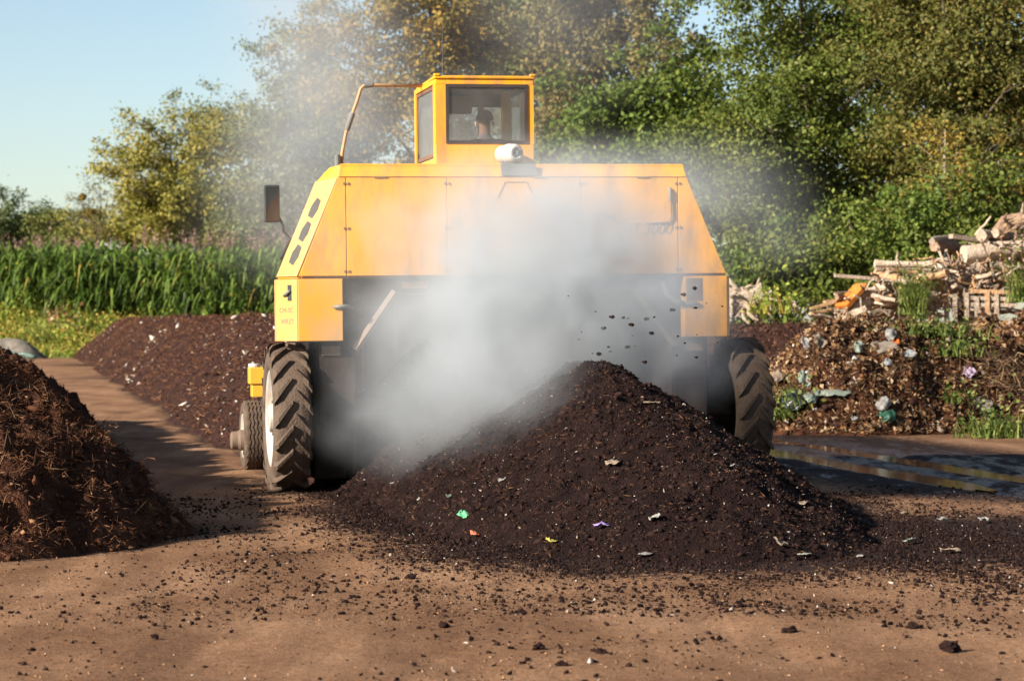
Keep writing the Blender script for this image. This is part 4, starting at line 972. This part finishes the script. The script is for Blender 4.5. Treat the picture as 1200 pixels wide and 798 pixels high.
# the pieces one can pick out
log(1129, 299, 1225, 288, .21, 'wood_pale', 'thick pale barkless trunk lying across the top right of the pile', dy0=-1.0, dy1=-.4, bend=.02, n=14, taper=.95)
log(1150, 276, 1172, 275, .125, 'wood_grey', 'short grey log end on top of the pale trunk', dy0=-.9, dy1=-.2)
log(1166, 273, 1190, 279, .12, 'wood_grey', 'second short grey log on top of the pale trunk', dy0=-.8, dy1=0)
log(1092, 283, 1112, 279, .07, 'wood_grey', 'pale curved branch end jutting left below the weathered plank', dy0=-1.2, dy1=0)
log(1096, 287, 1130, 293, .16, 'wood_brown', 'dark brown log left of the pale trunk', dy0=-.6, dy1=.4)
plank(1114, 277, 1160, 284, .10, 'wood_grey', 'weathered grey beam above the dark brown log', dy0=-.9, dy1=-.4)
log(1143, 276, 1161, 254, .035, 'wood_pale', 'thin pale branch sticking up from the top of the pile', name='branch', cat='branch', taper=.6)
log(1025, 309, 1096, 311, .085, 'wood_pale', 'long pale pole lying level at the middle of the pile', dy0=-.8, dy1=-.6, bend=.01)
log(1026, 315, 1090, 317, .08, 'wood_grey', 'grey pole right under the level pale pole', dy0=-.5, dy1=-.3, bend=.01)
plank(978, 323, 1064, 330, .075, 'wood_grey', 'long thin weathered board jutting out to the left', dy0=-1.0, dy1=-.8)
log(1040, 317, 1075, 319, .07, 'wood_warm', 'short reddish log under the level poles', dy0=-.9, dy1=-.7)
plank(1072, 326, 1108, 328, .09, 'wood_rust', 'rusty orange board in the middle of the pile', dy0=-.9, dy1=-.8)
plank(986, 360, 1010, 334, .10, 'wood_rust', 'bright rust orange board leaning at the left of the pile', dy0=-1.3, dy1=-1.0, w=.42)
log(987, 361, 1032, 352, .125, 'wood_pale', 'thick pale log at the foot left of the pile', dy0=-1.2, dy1=-.7)
log(1008, 347, 1052, 333, .10, 'wood_pale', 'pale log slanting up above the thick foot log', dy0=-.9, dy1=-.5)
plank(950, 362, 985, 352, .06, 'wood_warm', 'sawn board at the far left foot of the pile', dy0=-1.2, dy1=-1.0)
plank(952, 367, 978, 362, .06, 'wood_warm', 'lower sawn board at the far left foot of the pile', dy0=-1.4, dy1=-1.2)
plank(966, 354, 990, 350, .05, 'wood_warm', 'upper sawn board at the far left foot of the pile', dy0=-1.0, dy1=-.8)
log(1108, 331, 1153, 314, .09, 'wood_grey', 'bent silver grey root slanting up right of the middle', name='root', cat='root', dy0=-1.1, dy1=-1.0, bend=.1, taper=1.6)
log(1050, 308, 1052, 296, .03, 'wood_grey', 'short stub standing up on the level pole', name='branch', cat='branch')
log(1121, 318, 1150, 306, .12, 'wood_brown', 'brown log below the pale trunk', dy0=-.4, dy1=-.4)
log(1178, 300, 1205, 318, .13, 'wood_brown', 'dark log under the right end of the pale trunk', dy0=-.5, dy1=-.4)
# broken pallet
pal = empty('pallet', lp(1155, 372, -1.5)); tag(pal, 'broken wooden pallet standing at the right foot of the log pile', 'pallet', None)
def slat(u0, v0, u1, v1, w, dy):
    a = lp(u0, v0, -1.5 + dy) - pal.location; b = lp(u1, v1, -1.5 + dy) - pal.location; d = b - a
    o = MB().box(0, d.length, -.014, .014, -w / 2, w / 2).build('slat', M['wood_warm'] if random.random() < .5 else M['wood_grey'], pal, bevel=.004); o.location = a
    o.rotation_euler = (0, -math.atan2(d.z, d.x), 0) if abs(d.x) > abs(d.z) else (0, -math.atan2(d.z, d.x), 0)
for v0, v1 in ((341, 343), (349, 351), (357, 358)): slat(1140 - random.random() * 6, v0, 1192, v1, .085, 0)
for u0 in (1119, 1133, 1145, 1157, 1168): slat(u0, 372, u0 + random.uniform(-1.5, 1.5), 340 + random.random() * 8, .10, -.035)
# the tangle: many pieces nothing tells apart
def top_v(u): return float(np.interp(u, [955, 985, 1010, 1030, 1060, 1100, 1125, 1150, 1180, 1240], [364, 345, 330, 315, 308, 296, 298, 290, 276, 262]))
WN_ = {'wood_grey': 'weathered grey', 'wood_pale': 'pale barkless', 'wood_brown': 'dark brown', 'wood_warm': 'light sawn coloured', 'wood_rust': 'rusty'}
def where(u, v): return ('upper ' if v < top_v(u) + 32 else 'lower ') + ('left end' if u < 1035 else 'left half' if u < 1090 else 'middle' if u < 1145 else 'right half' if u < 1190 else 'right end')
for i in range(190):
    u = random.uniform(960, 1245); tv = top_v(u); v = tv + 10 + (420 - tv) * random.random() ** 1.35
    Ln = random.uniform(14, 42); a = random.gauss(0, .35); dy = random.uniform(-1.3, .6) - (v - 320) * .006
    m = random.choice(WOODS + ['wood_grey', 'wood_pale'])
    du, dv = Ln * math.cos(a) * .5, Ln * math.sin(a) * .5
    if random.random() < .72: log(u - du, v + dv, u + du, v - dv, random.uniform(.035, .10), m, f'{WN_[m]} log jumbled in the {where(u, v)} of the log pile', dy0=dy, dy1=dy + random.uniform(-.9, .9), group='jumbled logs of the pile', n=8)
    else: plank(u - du, v + dv, u + du, v - dv, random.uniform(.03, .06), m, f'{WN_[m]} broken board in the {where(u, v)} of the log pile', dy0=dy, dy1=dy + random.uniform(-.5, .5), w=random.uniform(.08, .18), group='jumbled boards of the pile')
for i in range(190):
    u = random.uniform(965, 1240); tv = top_v(u); v = tv + random.uniform(2, 75); a = random.uniform(-1.4, 1.4); Ln = random.uniform(14, 40); wb_ = random.choice(['wood_grey', 'wood_pale', 'wood_brown', 'wood_warm'])
    log(u - Ln * math.cos(a) * .5, v + Ln * math.sin(a) * .5, u + Ln * math.cos(a) * .5, v - Ln * math.sin(a) * .5, random.uniform(.014, .034), wb_,
        f'thin {WN_[wb_]} branch tangled in the {where(u, v)} of the log pile', name='branch', cat='branch', dy0=-1.5, dy1=-1.2 + random.random() * .6, bend=.14, group='tangled branches of the pile', n=5, taper=.5)
# uprooted stumps with root arms
def stump(u, v, size, m, label, seed, arms=14):
    rr = random.Random(seed); c = lp(u, v, -.6); mb = MB()
    mb.tube([(-.5 * size, 0, -.25 * size), (-.2 * size, 0, .0), (.25 * size, -.1 * size, .1 * size), (.5 * size, -.15 * size, .16 * size)], [.16 * size, .26 * size, .24 * size, .20 * size], 14, wob=.5, rnd=rr)
    for k in range(arms):
        a = rr.uniform(0, 6.28); b = rr.uniform(-.7, .8); d = Vector((math.cos(a) * math.cos(b), -abs(math.sin(a)) * .6, math.sin(b) * .8)); p = Vector((rr.uniform(-.3, .3) * size, -.1, rr.uniform(-.2, .1) * size)); pts = [p]
        for j in range(4): d = (d + Vector((rr.gauss(0, .55), rr.gauss(0, .4), rr.gauss(-.08, .5)))).normalized(); pts.append(pts[-1] + d * size * rr.uniform(.10, .2))
        mb.tube(pts, [.10 * size, .075 * size, .055 * size, .04 * size, .02 * size], 7, wob=.2, rnd=rr)
    o = mb.build('root_stump', M[m], None, False); o.location = c; return tag(o, label, 'stump', 'uprooted stumps')
stump(868, 352, 1.0, 'wood_grey', 'tangled grey root stump just right of the machine', 1, 34)
stump(889, 352, .62, 'wood_pale', 'smaller pale root stump beside the tangled grey stump', 2, 20)
stump(1186, 264, .75, 'wood_brown', 'dark root stump crowning the right end of the log pile', 3, 20)
stump(1203, 258, .60, 'wood_grey', 'grey root stump at the right picture edge on the pile', 4, 16)
log(929, 353, 935, 364, .05, 'wood_pale', 'short pale stake leaning by the shrub left of the pile', name='stake', cat='stake', group=None)
log(900, 363, 922, 356, .06, 'wood_brown', 'dark stick low between the stumps and the pile', name='branch', cat='branch', group=None)

# ------------------------------------------------------------------ trees
def crown_points(ells, n_cl, per, rc, seed, front=.7, core=.0):
    r = np.random.default_rng(seed); vol = np.array([e[3] * e[4] * e[5] for e in ells]); pick = r.choice(len(ells), n_cl, p=vol / vol.sum())
    E_ = np.array(ells)[pick]
    d = r.normal(size=(n_cl, 3)); d /= np.linalg.norm(d, axis=1)[:, None]
    flip = (d[:, 1] > 0) & (r.random(n_cl) < front - .5 + .25); d[flip, 1] *= -1
    rad = np.where(r.random(n_cl) < .75, r.uniform(.78, 1.06, n_cl), r.uniform(.3, .8, n_cl))
    nb = max(4, n_cl // 11); bo = np.arange(n_cl) % nb          # clumps gather on boughs, with hollows between
    C = (E_[:, :3] + d * rad[:, None] * E_[:, 3:6])
    C = C[bo] + r.normal(size=(n_cl, 3)) * rc * np.array([1.9, 1.5, .95]); d = d[bo]
    cnt = r.poisson(per, n_cl) + 4; rcl = rc * r.uniform(.55, 1.35, n_cl)
    P = np.repeat(C, cnt, 0); rr = np.repeat(rcl, cnt); out = np.repeat(d, cnt, 0)
    P = P + r.normal(size=P.shape) * rr[:, None] * np.array([.62, .62, .42])
    nc = int(n_cl * per * core)                      # inner foliage that closes the crown
    if nc:
        pk = r.choice(len(ells), nc, p=vol / vol.sum()); E2 = np.array(ells)[pk]; d2 = r.normal(size=(nc, 3)); d2 /= np.linalg.norm(d2, axis=1)[:, None]
        P = np.concatenate([P, E2[:, :3] + d2 * (r.random(nc) ** .4)[:, None] * E2[:, 3:6] * .86]); out = np.concatenate([out, d2])
    return C, P, out

def tree(u, Y, ells_px, leaf, n_cl, per, rc, label, seed, name='tree', bark='bark', size=(.12, .2), trunk_r=.2, base_u=None, group=None, cat='tree', lean=.0, core=.12):
    """ells_px: crown lobes as (u, v, dy, half width px, half depth m, half height px) at distance Y"""
    s = Y / FPX; rr = random.Random(seed)
    ells = [((a - 600) * s, Y + dy, EYE - (b - 376) * s, w * s, dp, h * s) for a, b, dy, w, dp, h in ells_px]
    bx = ((base_u if base_u is not None else u) - 600) * s
    root = empty(name, (bx, Y, 0)); O_ = np.array([bx, Y, 0])
    C, P, out = crown_points([(e[0] - bx, e[1] - Y, e[2], *e[3:]) for e in ells], n_cl, per, rc, seed, core=core)
    keep = P[:, 2] > .15; P = P[keep]; out = out[keep]
    sz = rng.uniform(size[0], size[1], len(P))
    V, F = quads(leaf_arrays(P, sz, out * .5, up=.45))
    cr = link('crown', mesh_np('crown', V, F), M[leaf], root); cr['kind'] = 'stuff'
    mb = MB(); zt = max(e[2] + e[5] * .55 for e in ells); top = np.mean([e[0] for e in ells]) - bx
    tp = [Vector((lean * t + (top - lean) * t * t + (rr.random() - .5) * .25 * (0 < t < 1), (rr.random() - .5) * .2, zt * t)) for t in np.linspace(0, 1, 8)]
    mb.tube(tp, [trunk_r * (1.25 - t * 1.15) for t in np.linspace(0, 1, 8)], 9, wob=.15, rnd=rr)
    lo = min(C[:, 2])
    for k in rr.sample(range(len(C)), min(len(C), 46)):
        c = Vector(C[k]); t = min(.92, max(.12, (c.z - .5 * math.hypot(c.x - top, c.y) - .4) / zt)); i = min(6, int(t * 7)); p = tp[i].lerp(tp[i + 1], t * 7 - i)
        m_ = p.lerp(c, .5) + Vector((rr.gauss(0, .15), rr.gauss(0, .15), rr.gauss(.1, .2))); r0 = trunk_r * .42 * (1.15 - t)
        mb.tube([p, p.lerp(m_, .5) + Vector((0, 0, .05)), m_, c], [r0, r0 * .7, r0 * .5, r0 * .18], 6, rnd=rr)
        for j in range(3):
            e_ = c + Vector((rr.gauss(0, 1), rr.gauss(0, 1), rr.gauss(.2, .8))) * rc * .8; mb.tube([m_.lerp(c, .4 + .2 * j), e_], [r0 * .25, r0 * .1], 4, rnd=rr)
    mb.build('trunk', M[bark], root, True)
    return tag(root, label, cat, group)

# right edge of the yard: a wall of big trees close behind the log pile
tree(945, 74, [(905, 215, 0, 85, 3.2, 135), (960, 95, .5, 110, 3.4, 150), (1000, 250, -.6, 90, 2.6, 100), (880, 300, -.8, 45, 1.8, 60), (1010, 20, 0, 90, 3, 90), (868, 40, 0, 45, 2.5, 70)], 'leaf_right', 660, 90, .40,
     'large dense green tree directly right of the machine', 11, size=(.09, .17), trunk_r=.28, base_u=960, core=.22)
tree(1125, 71, [(1120, 110, 0, 110, 3.2, 130), (1180, 220, -.4, 80, 2.6, 110), (1085, 235, -.5, 75, 2.4, 90), (1190, 40, .2, 90, 3, 110), (1080, 20, .4, 80, 2.6, 80)], 'leaf_bronze', 640, 90, .40,
     'large tree with bronze tinted leaves at the right edge', 12, size=(.09, .17), trunk_r=.28, base_u=1130, core=.22)
tree(1060, 92, [(990, 150, 0, 130, 3.5, 190), (1130, 120, 0, 140, 3.5, 210), (1060, 270, 0, 150, 3, 100)], 'leaf_dark', 420, 90, .6, 'dark tree filling the gaps behind the two large right hand trees', 22, size=(.16, .28), trunk_r=.3, base_u=1040, core=.3)
tree(1105, 66.5, [(1100, 175, 0, 34, 1.1, 42), (1115, 225, -.2, 26, .9, 26)], 'leaf_gold', 50, 42, .34, 'slender sapling with yellowing leaves in front of the bronze tree', 13, size=(.08, .14), trunk_r=.075, base_u=1113, bark='bark_pale', cat='sapling', name='sapling')
tree(770, 82, [(775, 150, 0, 85, 3, 85), (800, 235, -.5, 70, 2.4, 80), (730, 200, 0, 55, 2.4, 75), (830, 310, -1, 40, 1.5, 60)], 'leaf_lush', 330, 95, .46, 'fresh green rounded tree behind the right shoulder of the machine', 14, size=(.13, .22), trunk_r=.22, base_u=780)
tree(730, 100, [(735, 50, 0, 80, 3.6, 85), (690, 130, 0, 80, 3.2, 110), (660, 190, -.5, 60, 3, 90), (690, 20, 0, 75, 3, 75)], 'leaf_brown', 400, 80, .55, 'brownish tree behind the cab of the machine', 15, size=(.14, .24), trunk_r=.28, base_u=720)
tree(505, 104, [(500, 60, 0, 95, 3.8, 120), (440, 90, 0, 62, 3.2, 120), (560, 110, 0, 75, 3.2, 120), (500, 220, -.5, 100, 3, 90), (470, 10, 0, 70, 3, 70), (560, 10, 0, 70, 3, 70)], 'leaf_gold', 480, 85, .52, 'tall golden autumn tree left behind the cab', 16, size=(.14, .24), trunk_r=.3, base_u=495)
tree(620, 122, [(615, 40, 0, 80, 3.5, 110), (600, 170, 0, 70, 3, 110), (650, 10, 0, 70, 3, 70)], 'leaf_olive', 260, 75, .62, 'olive green tree between the golden and the brownish tree', 17, size=(.18, .3), trunk_r=.28)
tree(370, 150, [(378, 95, 0, 48, 3.4, 105), (345, 180, 0, 55, 3.4, 105), (400, 170, 0, 60, 3.4, 120), (330, 240, 0, 50, 3, 55)], 'leaf_poplar', 420, 75, .70, 'tall grey green tree veiled by steam left of the cab', 18, size=(.17, .29), trunk_r=.32)
tree(235, 170, [(225, 190, 0, 75, 4, 70), (190, 215, 0, 55, 3.6, 55), (250, 160, 0, 40, 3, 45), (180, 155, 0, 34, 2.6, 34), (255, 235, -.5, 60, 3.4, 50), (155, 225, 0, 30, 2.6, 40), (215, 245, 0, 80, 3, 36), (285, 200, 0, 36, 3, 60)], 'leaf_birch', 420, 70, .66, 'yellowing willow with slanting trunk beyond the reeds', 19, size=(.17, .29), trunk_r=.3, base_u=245, bark='bark_pale', lean=-1.5)
tree(280, 185, [(272, 150, 0, 30, 3, 34), (300, 195, 0, 36, 3, 60)], 'leaf_olive', 80, 48, .85, 'thin crowned tree rising right behind the yellowing willow', 20, size=(.17, .29), trunk_r=.22)
tree(118, 180, [(118, 235, 0, 24, 2.5, 30)], 'leaf_brown', 60, 14, .5, 'nearly bare small tree with mistletoe balls', 21, size=(.12, .2), trunk_r=.14, core=0)
for k, (u, v, rr_) in enumerate(((97, 231, 4.5), (106, 249, 6.5))):
    s = 180 / FPX; c = world_at(u, v, 179.5); n = 260; d = rng.normal(size=(n, 3)); d /= np.linalg.norm(d, axis=1)[:, None]
    V, F = quads(leaf_arrays(d * rng.uniform(.2, 1, (n, 1)) ** .5 * rr_ * s, rng.uniform(.12, .22, n))); o = link('mistletoe', mesh_np('mistletoe', V, F), M['leaf_gold']); o.location = c
    tag(o, ('small upper' if k == 0 else 'larger lower') + ' mistletoe ball in the nearly bare tree', 'mistletoe', 'mistletoe balls')
for u, Y, v, w, h, lf, lab, sd_ in [(10, 210, 262, 26, 34, 'leaf_dark', 'dark rounded tree at the far left edge', 31), (50, 215, 268, 22, 26, 'leaf_dark', 'smaller dark tree next to the far left tree', 32),
                                   (92, 200, 272, 26, 16, 'leaf_olive', 'low olive bush under the nearly bare tree', 33), (150, 185, 272, 40, 18, 'leaf_birch', 'low yellowish bush left under the willow', 34),
                                   (258, 176, 272, 14, 22, 'leaf_dark', 'small dark green bush at the foot of the willow trunk', 35), (300, 165, 270, 40, 28, 'leaf_olive', 'olive bush behind the mirror', 36), (215, 180, 272, 40, 22, 'leaf_birch', 'yellowish bush at the centre under the willow', 37)]:
    tree(u, Y, [(u, v, 0, w, 2.6, h), (u + w * .4, v + 8, 0, w * .7, 2.4, h * .7)], lf, 110, 62, .6, lab, sd_, size=(.18, .30), trunk_r=.18)
for u, Y, v, w, h, lf, lab, sd_ in [(330, 168, 290, 50, 40, 'leaf_olive', 'olive shrub behind the left shoulder of the machine', 41), (850, 66, 330, 40, 40, 'leaf_lush', 'light green shrub against the right side of the machine', 45),
                                   (930, 66, 325, 42, 40, 'leaf_right', 'green shrub between the stumps and the log pile', 46), (1010, 67, 290, 60, 60, 'leaf_right', 'dark green shrub behind the left end of the log pile', 47), (1080, 66, 275, 60, 45, 'leaf_lush', 'fresh green shrub rising behind the log pile', 48), (1170, 66, 250, 50, 60, 'leaf_right', 'green shrub behind the right end of the log pile', 49)]:
    tree(u, Y, [(u, v, 0, w, 1.6, h), (u - w * .5, v + 20, -.3, w * .6, 1.3, h * .7)], lf, 80, 85, .42 if Y < 70 else .7, lab, sd_, size=(.10, .18) if Y < 70 else (.17, .28), trunk_r=.1, name='shrub', cat='shrub')
P = np.stack([rng.normal(0, .12, 60), rng.normal(0, .1, 60), rng.uniform(0, .7, 60)], -1)
for u, v in ((1068, 366), (1077, 372)):
    weed(lp(u, v, -1.8), 150, (.10, .12), 'tall thin weed growing in front of the log pile ' + ('left of' if u < 1070 else 'right of') + ' its twin', size=(.06, .13), h=1.3, grp='weeds before the log pile')
weed(lp(1196, 352, -1.8), 150, (.14, .12), 'tall green weed at the right edge before the pallet', size=(.06, .13), h=1.4, grp='weeds before the log pile')
weed(lp(906, 365, -2.0), 140, (.3, .2), 'ochre weed patch between the stumps and the stake', m='grass', size=(.08, .16), h=.7, grp='weeds before the log pile')

# ------------------------------------------------------------------ reed bed, weeds and small things on the far left
n = 1250
rx = rng.uniform(-36, -4, n); ry = 137 + rng.random(n) ** 1.6 * 9 + 1.2 * fbm(rx * .3, rx * 0, 2, 8) * 2; rz = bank_z(rx, ry)
topz = 5.65 + .8 * fbm(rx * .5, ry * .5, 3, 60) * 1.8 + rng.normal(0, .24, n)
hh = topz - rz
k = 15; idx = np.repeat(np.arange(n), k); t = rng.uniform(.12, .96, n * k)
P = np.stack([rx[idx] + rng.normal(0, .08, n * k), ry[idx] + rng.normal(0, .08, n * k), rz[idx] + hh[idx] * t], -1)
V, F = blades(P, rng.uniform(.8, 1.6, n * k), rng.uniform(.08, .16, n * k), .62, 4, 1.25)
reed = link('reed_bed', mesh_np('reed_bed', V, F), M['reed']); tag(reed, 'tall green reed bed with drooping leaves beyond the lane', 'reeds', kind='stuff')
V2, F2 = blades(np.stack([rx, ry, rz - .1], -1), hh * .98, .03, .03, 3, .02); tag(link('reed_stalk', mesh_np('reed_stalk', V2, F2), M['reed'], reed), kind='stuff')
idx = rng.integers(0, n, 1500); P = np.stack([rx[idx] + rng.normal(0, .1, 1500), ry[idx] - .2, rz[idx] + hh[idx] * rng.uniform(.1, .9, 1500)], -1)
V3, F3 = blades(P, rng.uniform(.6, 1.4, 1500), rng.uniform(.04, .09, 1500), .9, 4, 1.3); tag(link('dead_reed_leaf', mesh_np('dead_reed_leaf', V3, F3), M['grass'], reed), kind='stuff')
npm = 420; px_ = rng.uniform(-40, -4, npm); py_ = rng.uniform(142, 149, npm)
pz_ = 6.0 + rng.normal(0, .25, npm) + .9 * fbm(px_ * .3, px_ * 0 + 3, 2, 66)
idx = np.repeat(np.arange(npm), 14); P = np.stack([px_[idx] + rng.normal(0, .05, len(idx)), py_[idx], pz_[idx] + rng.uniform(-.35, .45, len(idx))], -1)
V, F = blades(P, rng.uniform(.18, .42, len(P)), rng.uniform(.02, .05, len(P)), .6, 2, .7)
pl = link('reed_plume_mass', mesh_np('reed_plume_mass', V, F), M['plume']); tag(pl, 'pinkish brown reed plumes along the top of the reed bed', 'reed plumes', kind='stuff')
V, F = blades(np.stack([px_, py_, bank_z(px_, py_)], -1), pz_ - bank_z(px_, py_), .03, .02, 2, .01); tag(link('plume_stalk', mesh_np('plume_stalk', V, F), M['plume'], pl), kind='stuff')

n = 15000
gx = rng.uniform(-36, -12, n); gy = 128.6 + rng.random(n) * 12
gz = bank_z(gx, gy); keep = gz > -.02; gx, gy, gz = gx[keep], gy[keep], gz[keep]; n = len(gx)
tall = .25 + .5 * vn(gx * .8, gy * .5, 7)
V, F = blades(np.stack([gx, gy, gz], -1), tall * rng.uniform(.5, 1.4, n), rng.uniform(.03, .07, n), .5, 2, .4)
tag(link('bank_grass', mesh_np('bank_grass', V, F), M['grass']), 'rough yellow green grass covering the bank before the reeds', 'grass', kind='stuff')
cl = 130; c = np.stack([rng.uniform(-31, -17, cl), rng.uniform(130, 140, cl)], -1); c = np.repeat(c, 55, 0) + rng.normal(0, .38, (cl * 55, 2)); cz = bank_z(c[:, 0], c[:, 1])
V, F = quads(leaf_arrays(np.stack([c[:, 0], c[:, 1], cz + np.abs(rng.normal(0, .38, len(c)))], -1), rng.uniform(.10, .24, len(c)), up=.6))
tag(link('bank_weeds', mesh_np('bank_weeds', V, F), M['grass']), 'leafy weeds growing among the grass of the bank', 'weeds', kind='stuff')
wp = [(88, 361, 240, 'lush green weed clump at the top of the bank', 'weed'), (125, 358, 220, 'lush green weed clump at the bank corner above the windrow', 'weed'), (52, 395, 160, 'green weed tuft beside the grey gravel mound', 'weed'), (72, 378, 160, 'reddish brown dry weed on the bank', 'deadleaf'), (80, 398, 160, 'ochre dry grass tuft at the windrow foot', 'grass'), (18, 372, 180, 'orange tinted weeds left on the bank', 'grass'), (90, 385, 140, 'yellow green bush near the windrow end', 'weed')]
for u, v, n_, lab, m_ in wp:
    Y = 129.5 + (415 - v) * .16; p = world_at(u, v, Y); p.z = float(bank_z(np.array([p.x]), np.array([p.y]))[0]); weed(p, n_, (.5, .4), lab, m_, (.12, .28), .9, grp='weeds on the bank')
F_gr = heap_fn((-26.6, 126.2), (-24.4, 126.2), 1.5, .95, a=.5, lump=.12, seed=77)
M['gravel'] = mat('grey_gravel', [(.3, (.10, .085, .065)), (.7, (.19, .165, .135))], 4, .95, .8, 18)
gr = link('gravel_mound', heap_mesh('gravel_mound', F_gr, .12), M['gravel']); tag(gr, 'small grey gravel mound at the far left end of the lane', 'gravel mound')
tarp = MB()
nn = 22
pts = [(-27.6 + i * .22, 123.8 + .15 * math.sin(i * .9), .16 + .09 * math.sin(i * 1.3) * math.cos(i * .5)) for i in range(nn)]
tarp.tube(pts, [.16 + .07 * math.sin(i * 1.7) if i < 17 else .10 for i in range(nn)], 8, wob=.4)
M['tarp'] = mat('grey_green_tarp', [(.3, (.06, .11, .09)), (.7, (.18, .26, .22))], 2, .5, .4, 6)
tag(tarp.build('tarpaulin', M['tarp'], None, True), 'rolled grey green tarpaulin lying at the foot of the gravel mound', 'tarpaulin')

# ------------------------------------------------------------------ steam
def steam(name, lo, hi, blobs, nscale, dens, label, vox, rate, cut=(.36, .62), aniso=.15, col=(.60, .635, .67), stretch=(1, 1, 1), floor=.10):
    """a cloud of vapour: a voxel grid whose density is a sum of soft puffs broken up by turbulence"""
    lo = Vector(lo); hi = Vector(hi); c = Vector(((lo.x + hi.x) / 2, (lo.y + hi.y) / 2, lo.z))
    m = bpy.data.materials.new(name + '_vapour'); m.use_nodes = True; N = m.node_tree.nodes; L = m.node_tree.links; N.remove(N['Principled BSDF'])
    pv = N.new('ShaderNodeVolumePrincipled'); pv.inputs['Color'].default_value = (*col, 1); pv.inputs['Anisotropy'].default_value = aniso; pv.inputs['Density'].default_value = dens
    L.new(pv.outputs[0], N['Material Output'].inputs['Volume']); m.cycles.volume_step_rate = rate
    g = bpy.data.node_groups.new(name + '_grid', 'GeometryNodeTree'); g.interface.new_socket('Geometry', in_out='OUTPUT', socket_type='NodeSocketGeometry')
    N = g.nodes; L = g.links
    pos = N.new('GeometryNodeInputPosition').outputs[0]; total = None
    for (x, y, z, rx, ry, rz, w) in blobs:
        s1 = N.new('ShaderNodeVectorMath'); s1.operation = 'SUBTRACT'; L.new(pos, s1.inputs[0]); s1.inputs[1].default_value = (x - c.x, y - c.y, z - c.z)
        s2 = N.new('ShaderNodeVectorMath'); s2.operation = 'MULTIPLY'; L.new(s1.outputs[0], s2.inputs[0]); s2.inputs[1].default_value = (1 / rx, 1 / ry, 1 / rz)
        s3 = N.new('ShaderNodeVectorMath'); s3.operation = 'LENGTH'; L.new(s2.outputs[0], s3.inputs[0])
        mr = N.new('ShaderNodeMapRange'); mr.interpolation_type = 'SMOOTHSTEP'; L.new(s3.outputs['Value'], mr.inputs[0])
        for q, vv in zip((1, 2, 3, 4), (1, 0, 0, w)): mr.inputs[q].default_value = vv
        if total is None: total = mr.outputs[0]
        else:
            ad = N.new('ShaderNodeMath'); ad.operation = 'ADD'; L.new(total, ad.inputs[0]); L.new(mr.outputs[0], ad.inputs[1]); total = ad.outputs[0]
    st = N.new('ShaderNodeVectorMath'); st.operation = 'MULTIPLY'; L.new(pos, st.inputs[0]); st.inputs[1].default_value = stretch
    nz_ = N.new('ShaderNodeTexNoise'); nz_.inputs['Scale'].default_value = nscale; nz_.inputs['Detail'].default_value = 5; nz_.inputs['Roughness'].default_value = .6; nz_.inputs['Distortion'].default_value = 1.0
    L.new(st.outputs[0], nz_.inputs['Vector'])
    mr = N.new('ShaderNodeMapRange'); L.new(nz_.outputs[0], mr.inputs[0])
    for q, vv in zip((1, 2, 3, 4), (cut[0], cut[1], floor, 1)): mr.inputs[q].default_value = vv
    ml = N.new('ShaderNodeMath'); ml.operation = 'MULTIPLY'; L.new(total, ml.inputs[0]); L.new(mr.outputs[0], ml.inputs[1])
    sb = N.new('ShaderNodeMath'); sb.operation = 'SUBTRACT'; L.new(ml.outputs[0], sb.inputs[0]); sb.inputs[1].default_value = .004; sb.use_clamp = True
    vc = N.new('GeometryNodeVolumeCube'); L.new(sb.outputs[0], vc.inputs['Density']); vc.inputs['Min'].default_value = lo - c; vc.inputs['Max'].default_value = hi - c
    for q, ax in enumerate('XYZ'): vc.inputs['Resolution ' + ax].default_value = max(8, int((hi - lo)[q] / vox))
    sm = N.new('GeometryNodeSetMaterial'); L.new(vc.outputs[0], sm.inputs[0]); sm.inputs['Material'].default_value = m
    go = N.new('NodeGroupOutput'); L.new(sm.outputs[0], go.inputs[0])
    o = link(name, bpy.data.meshes.new(name), m); o.location = c
    o.modifiers.new('vapour', 'NODES').node_group = g
    return tag(o, label, 'steam', kind='stuff')
# (x, y, z, radii, weight): rising off the fresh heap in front of the machine's rear face
steam('steam_cloud', (-3.4, 20.8, .05), (3.6, 28.0, 5.4), [
    (.20, 25.6, 2.45, 1.85, 1.5, 1.35, 1.25), (-.10, 25.5, 1.80, 1.45, 1.5, 1.05, 1.15), (1.0, 25.5, 2.10, 1.40, 1.3, 1.15, 1.25), (-.95, 25.7, 1.60, 1.3, 1.2, 1.0, .50), (-1.0, 25.3, .85, 1.2, 1.3, .7, .32), (-.20, 24.1, 1.10, 1.5, 1.5, .80, .36),
    (.35, 26.3, 3.10, 2.4, 1.1, .90, .40), (-1.4, 26.6, 2.70, 1.5, .9, 1.1, .22), (1.5, 26.4, 2.80, 1.1, .9, .9, .22), (1.55, 25.9, 1.60, 1.05, 1.2, .85, .75)],
    1.35, 2.7, 'thick white steam billowing off the compost heap before the machine', .085, 2.5, cut=(.39, .61), floor=.18, col=(.68, .715, .745))
steam('steam_haze', (-8, 29.5, 1.2), (5.5, 42, 10.5), [
    (-2.7, 34, 3.8, 1.7, 3.5, 2.0, 1.0), (-3.0, 30.2, 3.2, 1.3, .8, 1.1, .9), (-2.6, 35, 5.6, 1.9, 4, 2.2, .9), (-3.1, 36, 7.6, 2.0, 4, 2.4, .7), (-.8, 33, 4.2, 2.0, 2.6, 1.2, .7), (2.3, 32.5, 3.6, 1.8, 2.2, .8, 1.0), (.6, 35, 6.2, 2.4, 4, 2.2, .28), (3.2, 32, 3.0, 1.0, 1.8, .9, .5)],
    .5, .30, 'thin veil of steam drifting up beyond the machine to the left', .22, 2.5, col=(.70, .72, .735))
